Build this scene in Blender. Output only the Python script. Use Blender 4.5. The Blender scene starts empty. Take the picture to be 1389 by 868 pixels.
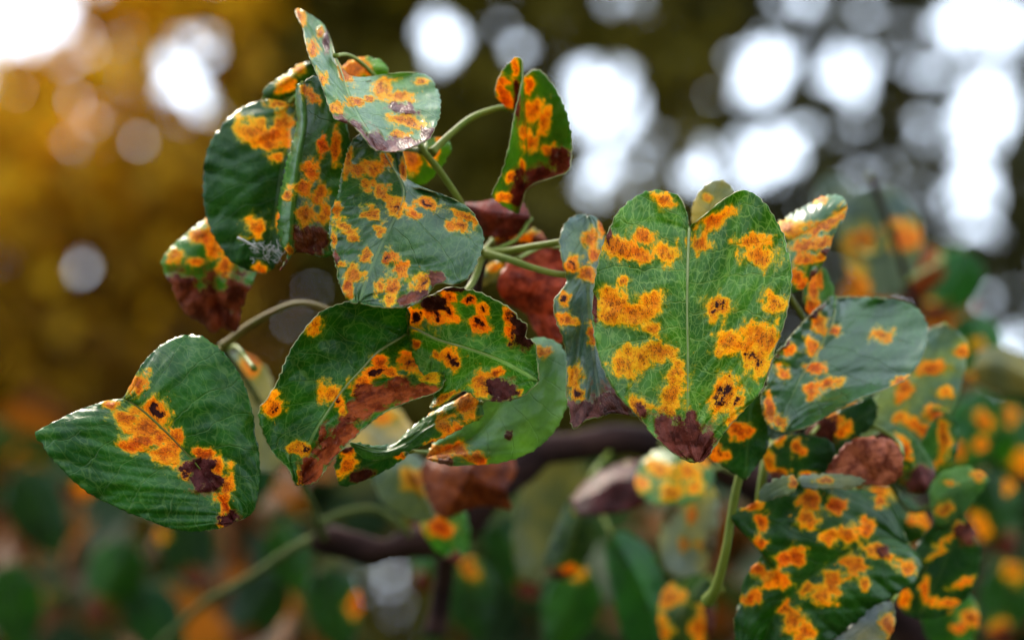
import bpy, math, random
import numpy as np
R = math.radians
random.seed(7); rng = np.random.default_rng(7)
sc = bpy.context.scene; C = sc.collection

# ------------------------------------------------------------------ camera
W, H, K = 1389.0, 868.0, 0.2205            # photograph size, tan(half hfov)
D0, PITCH = 0.56, R(8)                      # focus distance (m), upward pitch
CAM = np.array([0.0, 0.0, 1.5])
FW = np.array([0, math.cos(PITCH), math.sin(PITCH)]); UPV = np.array([0, -math.sin(PITCH), math.cos(PITCH)])
cd = bpy.data.cameras.new('camera'); cam = bpy.data.objects.new('camera', cd); C.objects.link(cam)
cam.location = CAM; cam.rotation_euler = (R(90) + PITCH, 0, 0)
cd.sensor_width = 36; cd.lens = 18 / K; cd.clip_start = 0.02; cd.clip_end = 3000
cd.dof.use_dof = True; cd.dof.focus_distance = D0
APERTURE = 0.0125
cd.dof.aperture_fstop = (cd.lens / 1000) / APERTURE
sc.camera = cam

# ------------------------------------------------------------------ sky, sun, exposure
SUN_EL, SUN_AZ = 46, -32                    # degrees above the horizon, and from +Y towards +X
world = bpy.data.worlds.new('World'); sc.world = world; world.use_nodes = True
wn, wl = world.node_tree.nodes, world.node_tree.links
wn.clear()
sky = wn.new('ShaderNodeTexSky'); sky.sky_type = 'NISHITA'; sky.sun_disc = False
sky.sun_elevation = R(SUN_EL); sky.sun_rotation = R(SUN_AZ); sky.dust_density = 2.0
wtc = wn.new('ShaderNodeTexCoord'); wno = wn.new('ShaderNodeTexNoise')
wno.inputs['Scale'].default_value = 2.2; wno.inputs['Detail'].default_value = 5
wl.new(wtc.outputs['Generated'], wno.inputs['Vector'])
wr = wn.new('ShaderNodeValToRGB'); wr.color_ramp.elements[0].position = .30; wr.color_ramp.elements[1].position = .55
wr.color_ramp.elements[0].color = (.72, .72, .72, 1); wr.color_ramp.elements[1].color = (1, 1, 1, 1)
wl.new(wno.outputs['Fac'], wr.inputs['Fac'])
wm = wn.new('ShaderNodeMix'); wm.data_type = 'RGBA'
wm.inputs['B'].default_value = (7.5, 8.6, 10.1, 1)      # bright thin overcast
wl.new(wr.outputs['Color'], wm.inputs['Factor']); wl.new(sky.outputs['Color'], wm.inputs['A'])
wb = wn.new('ShaderNodeBackground'); wb.inputs['Strength'].default_value = 0.10
wo = wn.new('ShaderNodeOutputWorld')
wl.new(wm.outputs['Result'], wb.inputs['Color']); wl.new(wb.outputs['Background'], wo.inputs['Surface'])

sl = bpy.data.lights.new('sun', 'SUN'); sun = bpy.data.objects.new('sun', sl); C.objects.link(sun)
sl.energy = 1.8; sl.angle = R(11); sl.color = (1, .88, .70)
sun.rotation_euler = (R(90 - SUN_EL), 0, R(180 - SUN_AZ))
sun.location = (0, 0, 6)
sc.view_settings.view_transform = 'Standard'; sc.view_settings.look = 'None'
sc.view_settings.gamma = 1; sc.view_settings.exposure = 2.0; sc.view_settings.use_curve_mapping = False
sc.cycles.use_adaptive_sampling = True; sc.cycles.adaptive_threshold = .02
sc.cycles.max_bounces = 4; sc.cycles.diffuse_bounces = 2; sc.cycles.glossy_bounces = 2; sc.cycles.transmission_bounces = 4; sc.cycles.transparent_max_bounces = 4

# ------------------------------------------------------------------ helpers
def at(x, y, d):
    """points (m) seen at photo position x, y standing d metres in front of the camera (axial)"""
    x, y, d = np.asarray(x, float), np.asarray(y, float), np.asarray(d, float)
    nx = (x - W / 2) / (W / 2) * K; ny = -(y - H / 2) / (W / 2) * K
    p = FW[None] + nx.reshape(-1, 1) * np.array([[1., 0, 0]]) + ny.reshape(-1, 1) * UPV[None]
    return CAM[None] + p * d.reshape(-1, 1)

def curve(pts, n, lo=0.0, hi=1.0):
    P = np.array([tuple(p) + (0,) * (3 - len(p)) for p in pts], float)
    Q = np.vstack([2 * P[0] - P[1], P, 2 * P[-1] - P[-2]])
    out = []
    for i in range(1, len(Q) - 2):
        p0, p1, p2, p3 = Q[i - 1], Q[i], Q[i + 1], Q[i + 2]
        t = np.linspace(0, 1, 14, endpoint=False)[:, None]
        out.append(.5 * (2 * p1 + (p2 - p0) * t + (2 * p0 - 5 * p1 + 4 * p2 - p3) * t ** 2 + (3 * p1 - p0 - 3 * p2 + p3) * t ** 3))
    D = np.vstack(out + [P[-1:]])
    s = np.concatenate([[0], np.cumsum(np.linalg.norm(np.diff(D * np.array([1, 1, 30]), axis=0), axis=1))])
    q = np.linspace(lo, hi, n) * s[-1]
    return np.stack([np.interp(q, s, D[:, k]) for k in range(3)], 1), s[-1]

def mesh_obj(name, V, F, mats, parent=None, smooth=True):
    me = bpy.data.meshes.new(name)
    me.from_pydata([tuple(v) for v in V], [], F)
    if smooth: me.shade_smooth()
    for m in (mats if isinstance(mats, (list, tuple)) else [mats]): me.materials.append(m)
    o = bpy.data.objects.new(name, me); C.objects.link(o)
    if parent is not None: attach(o, parent)
    return o

def attach(o, parent):
    o.parent = parent
    bpy_loc = WORLD.get(parent.name, np.zeros(3))
    if o.type == 'MESH': o.data.transform(__import__('mathutils').Matrix.Translation(tuple(-bpy_loc)))
WORLD = {}

def thing(name, label, cat, loc, group=None):
    e = bpy.data.objects.new(name, None); C.objects.link(e)
    e.location = tuple(loc); e.empty_display_size = .01
    e['label'] = label; e['category'] = cat
    if group: e['group'] = group
    WORLD[e.name] = np.array(loc, float)
    return e

def tube_geo(P, r, sides=8):
    """P: n x 3 world points, r: n radii"""
    n = len(P); V = []; F = []
    T = np.gradient(P, axis=0); T /= np.linalg.norm(T, axis=1)[:, None] + 1e-9
    up = np.array([.31, .87, .38])
    for i in range(n):
        a = np.cross(T[i], up); a /= np.linalg.norm(a) + 1e-9; b = np.cross(T[i], a)
        for k in range(sides):
            t = 2 * math.pi * k / sides
            V.append(P[i] + r[i] * (math.cos(t) * a + math.sin(t) * b))
    for i in range(n - 1):
        for k in range(sides):
            F.append((i * sides + k, i * sides + (k + 1) % sides, (i + 1) * sides + (k + 1) % sides, (i + 1) * sides + k))
    F.append(tuple(range(sides))[::-1]); F.append(tuple((n - 1) * sides + k for k in range(sides)))
    return V, F

PXCM = W / (2 * K * D0 * 100)               # photo pixels for one cm at the focus plane
def stalk(name, pts, rpx, mat, parent, knob=0.0, n=None, sides=8, seed=0):
    """a stem through photo points (x, y, cm behind the focus plane); rpx = radius there in px (start, end)"""
    n = n or max(8, 5 * len(pts))
    c, _ = curve(pts, n)
    dep = D0 + c[:, 2] / 100
    P = at(c[:, 0], c[:, 1], dep)
    t = np.linspace(0, 1, n)
    r = (rpx[0] * (1 - t) + rpx[1] * t) * dep * 2 * K / W
    r = r * (1 + .45 * np.exp(-(t / .05) ** 2) + .35 * np.exp(-((1 - t) / .05) ** 2))
    if knob:
        rr = np.random.default_rng(seed); r = r * (1 + knob * np.convolve(rr.normal(size=n + 4), np.ones(5) / 5, 'valid'))
    V, F = tube_geo(P, r, sides)
    return mesh_obj(name, V, F, mat, parent)

# ------------------------------------------------------------------ node materials
class NT:
    def __init__(s, name):
        s.m = bpy.data.materials.new(name); s.m.use_nodes = True
        s.t = s.m.node_tree; s.t.nodes.clear()
    def n(s, kind, **kw):
        o = s.t.nodes.new('ShaderNode' + kind)
        for k, v in kw.items():
            if hasattr(o, k): setattr(o, k, v)
        return o
    def put(s, sock, v):
        if hasattr(v, 'is_output'): s.t.links.new(v, sock)
        else: sock.default_value = v
    def math(s, op, a, b=0.0, c=0.0):
        o = s.n('Math', operation=op)
        s.put(o.inputs[0], a); s.put(o.inputs[1], b); s.put(o.inputs[2], c)
        return o.outputs[0]
    def rng(s, v, a, b, c=0.0, d=1.0, smooth=True):
        o = s.n('MapRange'); o.interpolation_type = 'SMOOTHSTEP' if smooth else 'LINEAR'
        s.put(o.inputs['Value'], v); s.put(o.inputs['From Min'], a); s.put(o.inputs['From Max'], b)
        s.put(o.inputs['To Min'], c); s.put(o.inputs['To Max'], d)
        return o.outputs['Result']
    def mix(s, f, a, b, blend='MIX'):
        o = s.n('Mix', data_type='RGBA', blend_type=blend)
        s.put(o.inputs['Factor'], f)
        for k, v in (('A', a), ('B', b)):
            if isinstance(v, tuple) and len(v) == 3: v = v + (1,)
            [i for i in o.inputs if i.name == k and i.type == 'RGBA'][0]
            s.put([i for i in o.inputs if i.name == k and i.type == 'RGBA'][0], v)
        return [i for i in o.outputs if i.type == 'RGBA'][0]
    def noise(s, vec, scale, detail=3.0, rough=.55, dist=0.0):
        o = s.n('TexNoise'); s.put(o.inputs['Vector'], vec)
        o.inputs['Scale'].default_value = scale; o.inputs['Detail'].default_value = detail
        o.inputs['Roughness'].default_value = rough; o.inputs['Distortion'].default_value = dist
        return o.outputs['Fac']
    def voro(s, vec, scale, feature='F1', out='Distance'):
        o = s.n('TexVoronoi', feature=feature); s.put(o.inputs['Vector'], vec); o.inputs['Scale'].default_value = scale
        return o.outputs[out]
    def attr(s, name, out='Fac'):
        return s.n('Attribute', attribute_name=name).outputs[out]
    def out(s, shader):
        o = s.n('OutputMaterial'); s.t.links.new(shader, o.inputs['Surface']); return s.m

def leaf_material():
    k = NT('pear_leaf')
    rust, core, dead = k.attr('rust'), k.attr('core'), k.attr('dead')
    par = k.n('SeparateXYZ'); k.put(par.inputs[0], k.attr('par', 'Vector'))
    w, v, side = par.outputs[0], par.outputs[1], par.outputs[2]
    uv = k.n('UVMap').outputs['UV']                        # metric, cm
    info = k.n('ObjectInfo'); rnd = info.outputs['Random']
    off = k.n('VectorMath', operation='ADD'); k.put(off.inputs[0], uv)
    cb = k.n('CombineXYZ'); k.put(cb.inputs[2], k.math('MULTIPLY', rnd, 50.0)); k.put(off.inputs[1], cb.outputs[0])
    vec = off.outputs[0]
    n1 = k.math('SUBTRACT', k.noise(vec, 4.2, 5, .74), .5)
    n2 = k.math('SUBTRACT', k.noise(vec, 26, 3, .6), .5)
    nb = k.noise(vec, 1.1, 3, .5)
    nc = k.noise(vec, 9, 4, .6)
    edge = k.math('ADD', k.math('MULTIPLY', n1, 2.2), k.math('MULTIPLY', n2, .4))
    r1 = k.math('ADD', rust, edge)
    rustm = k.rng(r1, .20, .27); halo = k.rng(r1, -.08, .22)
    flecks = k.math('MULTIPLY', k.rng(nc, .66, .70), k.rng(rust, -.6, -.05)); rustm = k.math('MAXIMUM', rustm, k.math('MULTIPLY', flecks, .75))
    c1 = k.math('ADD', core, k.math('MULTIPLY', edge, 1.7)); corem = k.rng(c1, .28, .38)
    d1 = k.math('ADD', dead, k.math('MULTIPLY', edge, .9)); deadm = k.rng(d1, .16, .24); deadhalo = k.rng(d1, -.15, .2)
    # veins
    wig = k.math('MULTIPLY', k.math('SUBTRACT', nb, .5), .9)
    vv = k.math('ADD', k.math('SUBTRACT', k.math('MULTIPLY', v, 9.0), k.math('MULTIPLY', k.math('POWER', w, .85), 1.9)), k.math('ADD', k.math('MULTIPLY', side, .31), wig))
    vd = k.math('ABSOLUTE', k.math('SUBTRACT', k.math('FRACT', vv), .5))
    v_side = k.math('MULTIPLY', k.rng(vd, .030, .008), k.rng(w, 1.0, .55, .25, 1.0))
    sepuv = k.n('SeparateXYZ'); k.put(sepuv.inputs[0], uv)
    v_mid = k.math('MULTIPLY', k.rng(k.math('ABSOLUTE', sepuv.outputs[0]), .050, .022), 1.0)
    dvec = k.n('VectorMath', operation='ADD'); k.put(dvec.inputs[0], vec)
    dn = k.n('TexNoise'); k.put(dn.inputs['Vector'], vec); dn.inputs['Scale'].default_value = 3
    dsc = k.n('VectorMath', operation='SCALE'); k.put(dsc.inputs[0], dn.outputs['Color']); dsc.inputs['Scale'].default_value = .25
    k.put(dvec.inputs[1], dsc.outputs[0])
    net1 = k.rng(k.voro(dvec.outputs[0], 2.3, 'DISTANCE_TO_EDGE'), .036, .010)
    net2 = k.rng(k.voro(dvec.outputs[0], 6.2, 'DISTANCE_TO_EDGE'), .080, .022)
    net = k.math('MAXIMUM', k.math('MULTIPLY', net1, .75), k.math('MULTIPLY', net2, .45))
    veinf = k.math('MAXIMUM', k.math('MAXIMUM', v_mid, k.math('MULTIPLY', v_side, .8)), net)
    vamt = k.attr('veiny')
    veincol = k.math('MULTIPLY', k.math('MAXIMUM', v_mid, k.math('MAXIMUM', k.math('MULTIPLY', v_side, .75), k.math('MULTIPLY', net, .85))), vamt)
    # colour
    green = k.mix(k.rng(nb, .3, .7), k.mix(1.0, info.outputs['Color'], (.58, .68, .95), 'MULTIPLY'), k.mix(1.0, info.outputs['Color'], (1.5, 1.25, .8), 'MULTIPLY'))
    green = k.mix(k.math('MULTIPLY', k.rng(nc, .35, .7), .3), green, k.mix(1.0, green, (.6, .7, .7), 'MULTIPLY'))
    veinmix = k.mix(1.0, green, (2.6, 1.9, 2.4), 'MULTIPLY')
    veinmix = k.mix(.6, veinmix, (.34, .44, .12))
    col = k.mix(k.math('MULTIPLY', veincol, .9), green, veinmix)
    col = k.mix(k.math('MULTIPLY', k.rng(rust, -.6, .2), .25), col, (.08, .15, .004))
    col = k.mix(k.math('MULTIPLY', halo, .85), col, (.36, .33, .005))
    t = k.math('ADD', r1, k.math('MULTIPLY', n2, .8))
    warm = k.math('ADD', k.math('MULTIPLY', rnd, .25), k.math('ADD', k.math('MULTIPLY', k.attr('hue'), .6), k.math('MULTIPLY', k.rng(nb, .3, .7), .3)))
    org = k.mix(k.rng(t, .26, .85), k.mix(warm, (.78, .46, .006), (.70, .27, .004)), k.mix(warm, (.66, .235, .003), (.46, .080, .003)))
    org = k.mix(k.math('MULTIPLY', k.rng(k.math('ADD', nc, k.math('MULTIPLY', rust, .25)), .66, .88), .7), org, (.20, .050, .006))
    v22 = k.voro(vec, 22)
    dots = k.math('MULTIPLY', k.rng(v22, .34, .20), k.rng(k.math('ADD', rust, k.math('MULTIPLY', n1, 2.0)), .40, .70))
    org = k.mix(k.math('MULTIPLY', dots, .85), org, (.045, .010, .004))
    col = k.mix(rustm, col, org)
    col = k.mix(k.math('MULTIPLY', k.rng(c1, .12, .34), .5), col, (.28, .06, .008))
    col = k.mix(corem, col, k.mix(k.rng(nc, .35, .7), (.020, .004, .004), (.055, .012, .008)))
    dcol = k.mix(k.rng(k.noise(vec, 3.0, 4, .66), .38, .62), k.mix(1.0, k.attr('deadcol', 'Color'), (.38, .26, .24), 'MULTIPLY'), k.attr('deadcol', 'Color'))
    dcol = k.mix(k.math('MULTIPLY', k.rng(nc, .60, .72), .4), dcol, (.22, .12, .10))
    col = k.mix(k.math('MULTIPLY', deadhalo, .5), col, (.28, .09, .01))
    col = k.mix(deadm, col, dcol)
    # the paler, duller lower face
    geo = k.n('NewGeometry')
    under = k.attr('under')
    col = k.mix(k.math('MULTIPLY', under, .35), col, (.20, .25, .14))
    speck = k.math('MULTIPLY', k.rng(v22, .13, .07), k.math('MULTIPLY', k.rng(nb, .56, .66), .55))
    col = k.mix(speck, col, (.34, .34, .28))
    rough = k.math('ADD', k.math('MULTIPLY', rustm, .26), k.math('ADD', .32, k.math('MULTIPLY', k.math('SUBTRACT', nc, .5), .2)))
    rough = k.math('ADD', rough, k.math('MULTIPLY', deadm, .08))
    hgt = k.math('MULTIPLY', k.math('MAXIMUM', v_mid, v_side), -.6)
    hgt = k.math('ADD', hgt, k.math('MULTIPLY', k.noise(vec, 2.6, 1), 1.3))
    fine = k.noise(vec, 9, 3, .65)
    rough_amt = k.math('ADD', .35, k.math('ADD', k.math('MULTIPLY', k.rng(rust, .15, .3), .9), k.math('MULTIPLY', k.rng(dead, .1, .25), 1.1)))
    hgt = k.math('ADD', hgt, k.math('MULTIPLY', fine, rough_amt))
    bump = k.n('Bump'); bump.inputs['Strength'].default_value = .75; bump.inputs['Distance'].default_value = .0005
    k.put(bump.inputs['Height'], hgt)
    p = k.n('BsdfPrincipled'); k.put(p.inputs['Base Color'], col); k.put(p.inputs['Roughness'], rough)
    k.put(p.inputs['Specular IOR Level'], k.math('MULTIPLY', k.attr('gloss'), k.math('SUBTRACT', 1.0, k.math('MAXIMUM', k.math('MULTIPLY', rustm, .6), k.math('MULTIPLY', deadm, .62))))); k.put(p.inputs['Normal'], bump.outputs[0])
    k.put(p.inputs['Coat Weight'], k.math('MULTIPLY', k.math('MULTIPLY', k.math('SUBTRACT', 1.0, rustm), k.math('SUBTRACT', 1.0, deadm)), .06)); p.inputs['Coat Roughness'].default_value = .30; k.put(p.inputs['Coat Normal'], bump.outputs[0])
    tr = k.n('BsdfTranslucent'); k.put(tr.inputs['Color'], k.mix(1.0, col, (1.5, 1.35, .8), 'MULTIPLY')); k.put(tr.inputs['Normal'], bump.outputs[0])
    ms = k.n('MixShader'); k.put(ms.inputs[0], k.math('MULTIPLY', k.math('SUBTRACT', 1.0, k.math('MULTIPLY', deadm, .45)), .44))
    k.t.links.new(p.outputs[0], ms.inputs[1]); k.t.links.new(tr.outputs[0], ms.inputs[2])
    return k.out(ms.outputs[0])

def simple(name, c1, c2, scale, rough=.5, bump=.3, dist=.0005, translucent=0.0, stretch=(1, 1, 1), detail=4, spec=.4):
    k = NT(name)
    tc = k.n('TexCoord').outputs['Object']
    mp = k.n('Mapping'); k.put(mp.inputs[0], tc); mp.inputs['Scale'].default_value = stretch
    n = k.noise(mp.outputs[0], scale, detail, .6)
    col = k.mix(k.rng(n, .32, .68), c1, c2)
    b = k.n('Bump'); b.inputs['Strength'].default_value = bump; b.inputs['Distance'].default_value = dist
    k.put(b.inputs['Height'], n)
    p = k.n('BsdfPrincipled'); k.put(p.inputs['Base Color'], col); p.inputs['Roughness'].default_value = rough; p.inputs['Specular IOR Level'].default_value = spec
    k.put(p.inputs['Normal'], b.outputs[0])
    if translucent:
        tr = k.n('BsdfTranslucent'); k.put(tr.inputs['Color'], col)
        ms = k.n('MixShader'); ms.inputs[0].default_value = translucent
        k.t.links.new(p.outputs[0], ms.inputs[1]); k.t.links.new(tr.outputs[0], ms.inputs[2])
        return k.out(ms.outputs[0])
    return k.out(p.outputs[0])

def foliage_material(name, ramp, translucent, spot=None, rough=.5):
    """crown leaves: the 'tint' attribute picks each leaf's own colour"""
    k = NT(name)
    t = k.attr('tint'); r = k.n('ValToRGB'); k.put(r.inputs[0], t)
    e = r.color_ramp.elements
    while len(e) < len(ramp): e.new(.5)
    for i, (p_, c_) in enumerate(ramp): e[i].position = p_; e[i].color = c_ + (1,)
    col = r.outputs[0]
    if spot:
        tc = k.n('TexCoord').outputs['Object']
        sp = k.rng(k.noise(tc, 55, 2), spot[0], spot[0] + .05)
        col = k.mix(sp, col, spot[1])
    p = k.n('BsdfPrincipled'); k.put(p.inputs['Base Color'], col); p.inputs['Roughness'].default_value = .75; p.inputs['Specular IOR Level'].default_value = .2
    tr = k.n('BsdfTranslucent'); k.put(tr.inputs['Color'], k.mix(1.0, col, (1.5, 1.3, .7), 'MULTIPLY'))
    ms = k.n('MixShader'); ms.inputs[0].default_value = translucent
    k.t.links.new(p.outputs[0], ms.inputs[1]); k.t.links.new(tr.outputs[0], ms.inputs[2])
    return k.out(ms.outputs[0])

M_LEAF = leaf_material()
M_RIM = simple('leaf_edge', (0.2100, 0.2520, 0.0700), (0.3220, 0.2800, 0.1120), 400, .5, .1, translucent=.4)
M_STALK = simple('green_stalk', (.105, .150, .012), (.185, .205, .028), 120, .5, .5, .0004, .2, spec=.2)
M_STALK_SHADE = simple('shaded_stalk', (0.0350, 0.0490, 0.0098), (0.0595, 0.0700, 0.0154), 120, .9, .3, .0003, .1, spec=.1)  # darker copy of the green stalk, shade put into its colour
M_MIDRIB = simple('pale_midrib', (0.19, 0.24, 0.06), (0.28, 0.32, 0.12), 150, .5, .3, .0003, .2)
M_STALKRED = simple('rusty_stalk', (.075, .095, .008), (.095, .055, .008), 60, .6, .4, .0003, spec=.15)
M_BARK = simple('pear_bark', (.010, .005, .005), (.034, .016, .013), 45, .95, .9, .003, stretch=(1, 1, 2.5), spec=.08)
M_TRUNK = simple('tree_bark', (.020, .015, .010), (.055, .042, .028), 14, .9, .9, .02, stretch=(3, 3, .7))
M_FLUFF = simple('pale_fibre', (0.3300, 0.3000, 0.2760), (0.4320, 0.4080, 0.3720), 80, .7, .1)
M_GRASS = simple('meadow', (.030, .045, .012), (.085, .085, .030), 2.5, .95, .5, .03, detail=8)

# ------------------------------------------------------------------ leaves
GREEN = (.030, .120, .008); DARK = (.016, .058, .010); TEAL = (.022, .080, .030); LIME = (.085, .200, .012); PALE = (.10, .17, .075)
BROWN = (.19, .050, .016); PURPLE = (.17, .045, .028); RED = (.26, .065, .030)

def vnoise(x, seed):
    r = np.random.default_rng(seed); ph = r.uniform(0, 6.28, 5); f = np.array([1, 2.1, 3.7, 6.3, 9.1]); a = np.array([1, .8, .55, .35, .25])
    return sum(a[i] * np.sin(f[i] * x + ph[i]) for i in range(5)) / 1.8

SEED = [100]; BACK = {}
def leaf(parent, label, mid, left, right, spots=(), dead=(), color=GREEN, depth=0.0, bl=0.0, br=0.0, ruffle=.10,
         veiny=.6, under=0.0, deadcol=PURPLE, stalk_pts=None, stalk_r=(3.2, 2.6), midrib=None, step=4.2, wilt=0.0, autospots=0, stalk_mat=None, tilt=0.0, gloss=.22, yellow=0.0):
    """mid / left / right: photo points (x, y, cm behind the focus plane + depth) from leaf base to tip.
    bl, br: how far each half bulges away from the viewer (cm).  spots: x, y, rx, ry[, rot, core, side]"""
    SEED[0] += 1; sd = SEED[0]; rr = np.random.default_rng(sd)
    back = BACK.get(parent.name, 0.0); depth += back
    if stalk_pts: stalk_pts = [(a, b, c + back) for a, b, c in stalk_pts]
    ym = sum(p[1] for p in mid) / len(mid)
    fix = lambda L: [(p[0], p[1], (p[2] if len(p) > 2 else 0.0) + depth - tilt * (p[1] - ym) / 100) for p in L]
    mid, left, right = fix(mid), fix(left), fix(right)
    _, lm = curve(mid, 10); _, ll = curve([mid[0]] + left + [mid[-1]], 10); _, lr = curve([mid[0]] + right + [mid[-1]], 10)
    nv = int(min(110, max(14, max(ll, lr) / step)))
    m, _ = curve(mid, nv, .006, .994)
    e = [curve([mid[0]] + left + [mid[-1]], nv, .006, .994)[0], curve([mid[0]] + right + [mid[-1]], nv, .006, .994)[0]]
    hw = [max(np.linalg.norm(q[:, :2] - m[:, :2], axis=1).max(), 8) for q in e]
    v = np.linspace(.006, .994, nv)
    cols = []; par = []; UV = []
    Lcm = lm / PXCM
    for s, q in ((-1, e[0]), (1, e[1])):
        h = hw[0] if s < 0 else hw[1]; bul = bl if s < 0 else br
        nu = int(min(56, max(6, h / step)))
        ws = np.linspace(1, 0, nu + 1) if s < 0 else np.linspace(0, 1, nu + 1)[1:]
        loc = np.linalg.norm(q[:, :2] - m[:, :2], axis=1) / h
        wave = vnoise(v * 11 + s, sd) ; wave2 = vnoise(v * 23 + 3 * s, sd + 9)
        ser = rr.normal(0, .5, nv); ser[::3] += 1.2
        for _ in range(rr.integers(1, 4)): ser -= rr.uniform(1.5, 4.5) * np.exp(-((v - rr.uniform(.15, .9)) / rr.uniform(.006, .02)) ** 2)
        for w in ws:
            c = m * (1 - w) + q * w
            c[:, 2] += bul * np.sin(math.pi * w) * (.25 + .75 * np.minimum(loc * 1.3, 1)) + ruffle * min(1, lm / 200) * (wave * w ** 1.5 + .45 * wave2 * w ** 2.5) + .05 * min(1, (lm / 260) ** 2) * vnoise(v * 17 + 6 * w * s, sd + 3) * min(1, 4 * w)
            if w > .999:
                dirn = (q - m)[:, :2]; dirn /= np.linalg.norm(dirn, axis=1)[:, None] + 1e-6
                c[:, :2] += dirn * ser[:, None]
            cols.append(c); par.append(np.stack([np.full(nv, w), v, np.full(nv, float(s))], 1))
            UV.append(np.stack([np.full(nv, s * w) * loc * h / PXCM if False else s * w * np.linalg.norm(q[:, :2] - m[:, :2], axis=1) / PXCM, v * Lcm], 1))
    G = np.stack(cols); ncol = len(cols); PAR = np.stack(par); UVm = np.stack(UV)
    X, Y = G[..., 0], G[..., 1]
    HUE = np.full(X.shape, .5)
    def field(lst, keep):
        f = np.full(X.shape, -1.0); rs = np.random.default_rng(sd * 7 + len(lst))
        for x, y, rx, ry, rot, core, sidec in lst:
            a = R(rot); dx, dy = X - x, Y - y
            ph = rs.uniform(0, 6.28, 6); q = 6.0 / (rx + ry); am = .15 if keep != 'core' else .26
            wx = dx + am * rx * (np.sin(q * 1.1 * dy + ph[0]) + .8 * np.sin(q * 1.9 * dx + ph[1]) + .4 * np.sin(q * 3.3 * dy + ph[4]))
            wy = dy + am * ry * (np.sin(q * 1.2 * dx + ph[2]) + .8 * np.sin(q * 2.1 * dy + ph[3]) + .4 * np.sin(q * 3.1 * dx + ph[5]))
            u_, v_ = (wx * math.cos(a) + wy * math.sin(a)) / rx, (-wx * math.sin(a) + wy * math.cos(a)) / ry
            rad = np.sqrt(u_ ** 2 + v_ ** 2); js, hu = rs.uniform(-.07, .09), rs.uniform(0, 1)
            val = 1 - rad * .86 + (js if keep == 'r' and rx < 30 else 0)
            if keep == 'core': val = np.where(core > 0, 1 - rad / max(core * (1 + 2 * js), .01), -1)
            if sidec == 'L': val = np.where(PAR[..., 2] < 0, val, -1)
            if sidec == 'R': val = np.where(PAR[..., 2] > 0, val, -1)
            if keep == 'r' and lst is spots: HUE[...] = np.where(val > f, hu, HUE)
            f = np.maximum(f, val)
        return np.clip(f, -1, 1)
    spots = list(spots)
    for _ in range(autospots):
        i, j = rr.integers(1, ncol - 1), rr.integers(2, nv - 2)
        r0 = rr.uniform(7, 15); spots.append((X[i, j], Y[i, j], r0 * rr.uniform(.8, 1.5), r0, rr.uniform(0, 180), rr.choice([0, .35])))
    spots = [tuple(t) + ((0, 0, '')[len(t) - 4:]) for t in spots]
    dead = [tuple(t) + ((0, 0, '')[len(t) - 4:]) for t in dead]
    fr, fc, fd = field(spots, 'r'), field(spots, 'core'), field(dead, 'r')
    # dead tissue shrivels
    dm = np.clip((fd - .1) * 3, 0, 1)
    ii = X * .11 + .8 * np.sin(Y * .06 + sd); jj = Y * .10 + .9 * np.sin(X * .07 + 2 * sd)
    cr = lambda q: 1 - 2 * np.abs(np.sin(q)) ** .7
    G[..., 2] += dm * (.075 + wilt) * (cr(ii * .42 + jj * .2 + sd) + .6 * cr(jj * .5 - ii * .28 + 1.3) + .35 * np.sin(.9 * ii + .4 * jj) + .15 * np.sin(2.1 * jj + 1.1 * ii))
    P = at(G[..., 0].ravel(), G[..., 1].ravel(), D0 + G[..., 2].ravel() / 100)
    F = [(a * nv + b, a * nv + b + 1, (a + 1) * nv + b + 1, (a + 1) * nv + b) for a in range(ncol - 1) for b in range(nv - 1)]
    o = mesh_obj('leaf', P, F, [M_LEAF, M_RIM], parent)
    me = o.data
    for nm, arr in (('rust', fr), ('core', fc), ('dead', fd), ('veiny', np.full(X.shape, veiny)), ('under', np.full(X.shape, under)), ('gloss', np.full(X.shape, gloss)), ('hue', HUE - yellow)):
        me.attributes.new(nm, 'FLOAT', 'POINT').data.foreach_set('value', arr.ravel().astype(np.float32))
    me.attributes.new('par', 'FLOAT_VECTOR', 'POINT').data.foreach_set('vector', PAR.ravel().astype(np.float32))
    dc = np.tile(np.array(tuple(c * q for c, q in zip(deadcol, (.85, .72, .55))) + (1,), np.float32), X.size)
    me.attributes.new('deadcol', 'FLOAT_COLOR', 'POINT').data.foreach_set('color', dc)
    uvl = me.uv_layers.new(name='UVMap'); li = np.empty(len(me.loops), np.int32); me.loops.foreach_get('vertex_index', li)
    uvl.data.foreach_set('uv', UVm.reshape(-1, 2)[li].ravel().astype(np.float32))
    so = o.modifiers.new('thickness', 'SOLIDIFY'); so.thickness = .00032; so.offset = 0; so.use_rim = True; so.material_offset_rim = 1
    o.color = (color[0] * .66, color[1] * 1.15, color[2] * .32, 1) if max(color) < .2 else tuple(c * .62 for c in color) + (1,)
    if label: o['label'] = label
    if midrib:
        mm = m[:int(.86 * nv)][::2]; dep = D0 + (mm[:, 2] - .004) / 100
        t = np.linspace(0, 1, len(mm))
        V, F2 = tube_geo(at(mm[:, 0], mm[:, 1], dep), (midrib[0] * (1 - t) + midrib[1] * t) * dep * 2 * K / W, 6)
        mo = mesh_obj('midrib', V, F2, midrib[2] if len(midrib) > 2 else M_MIDRIB); sub(mo, o, parent)
    if stalk_pts:
        po = stalk('petiole', stalk_pts, stalk_r, stalk_mat or M_STALK, None); sub(po, o, parent)
    return o

def sub(child, part, root):
    """part of a part: the part sits at its root's origin, so shift by the root's place"""
    from mathutils import Matrix
    child.data.transform(Matrix.Translation(tuple(-WORLD[root.name]))); child.parent = part

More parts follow.
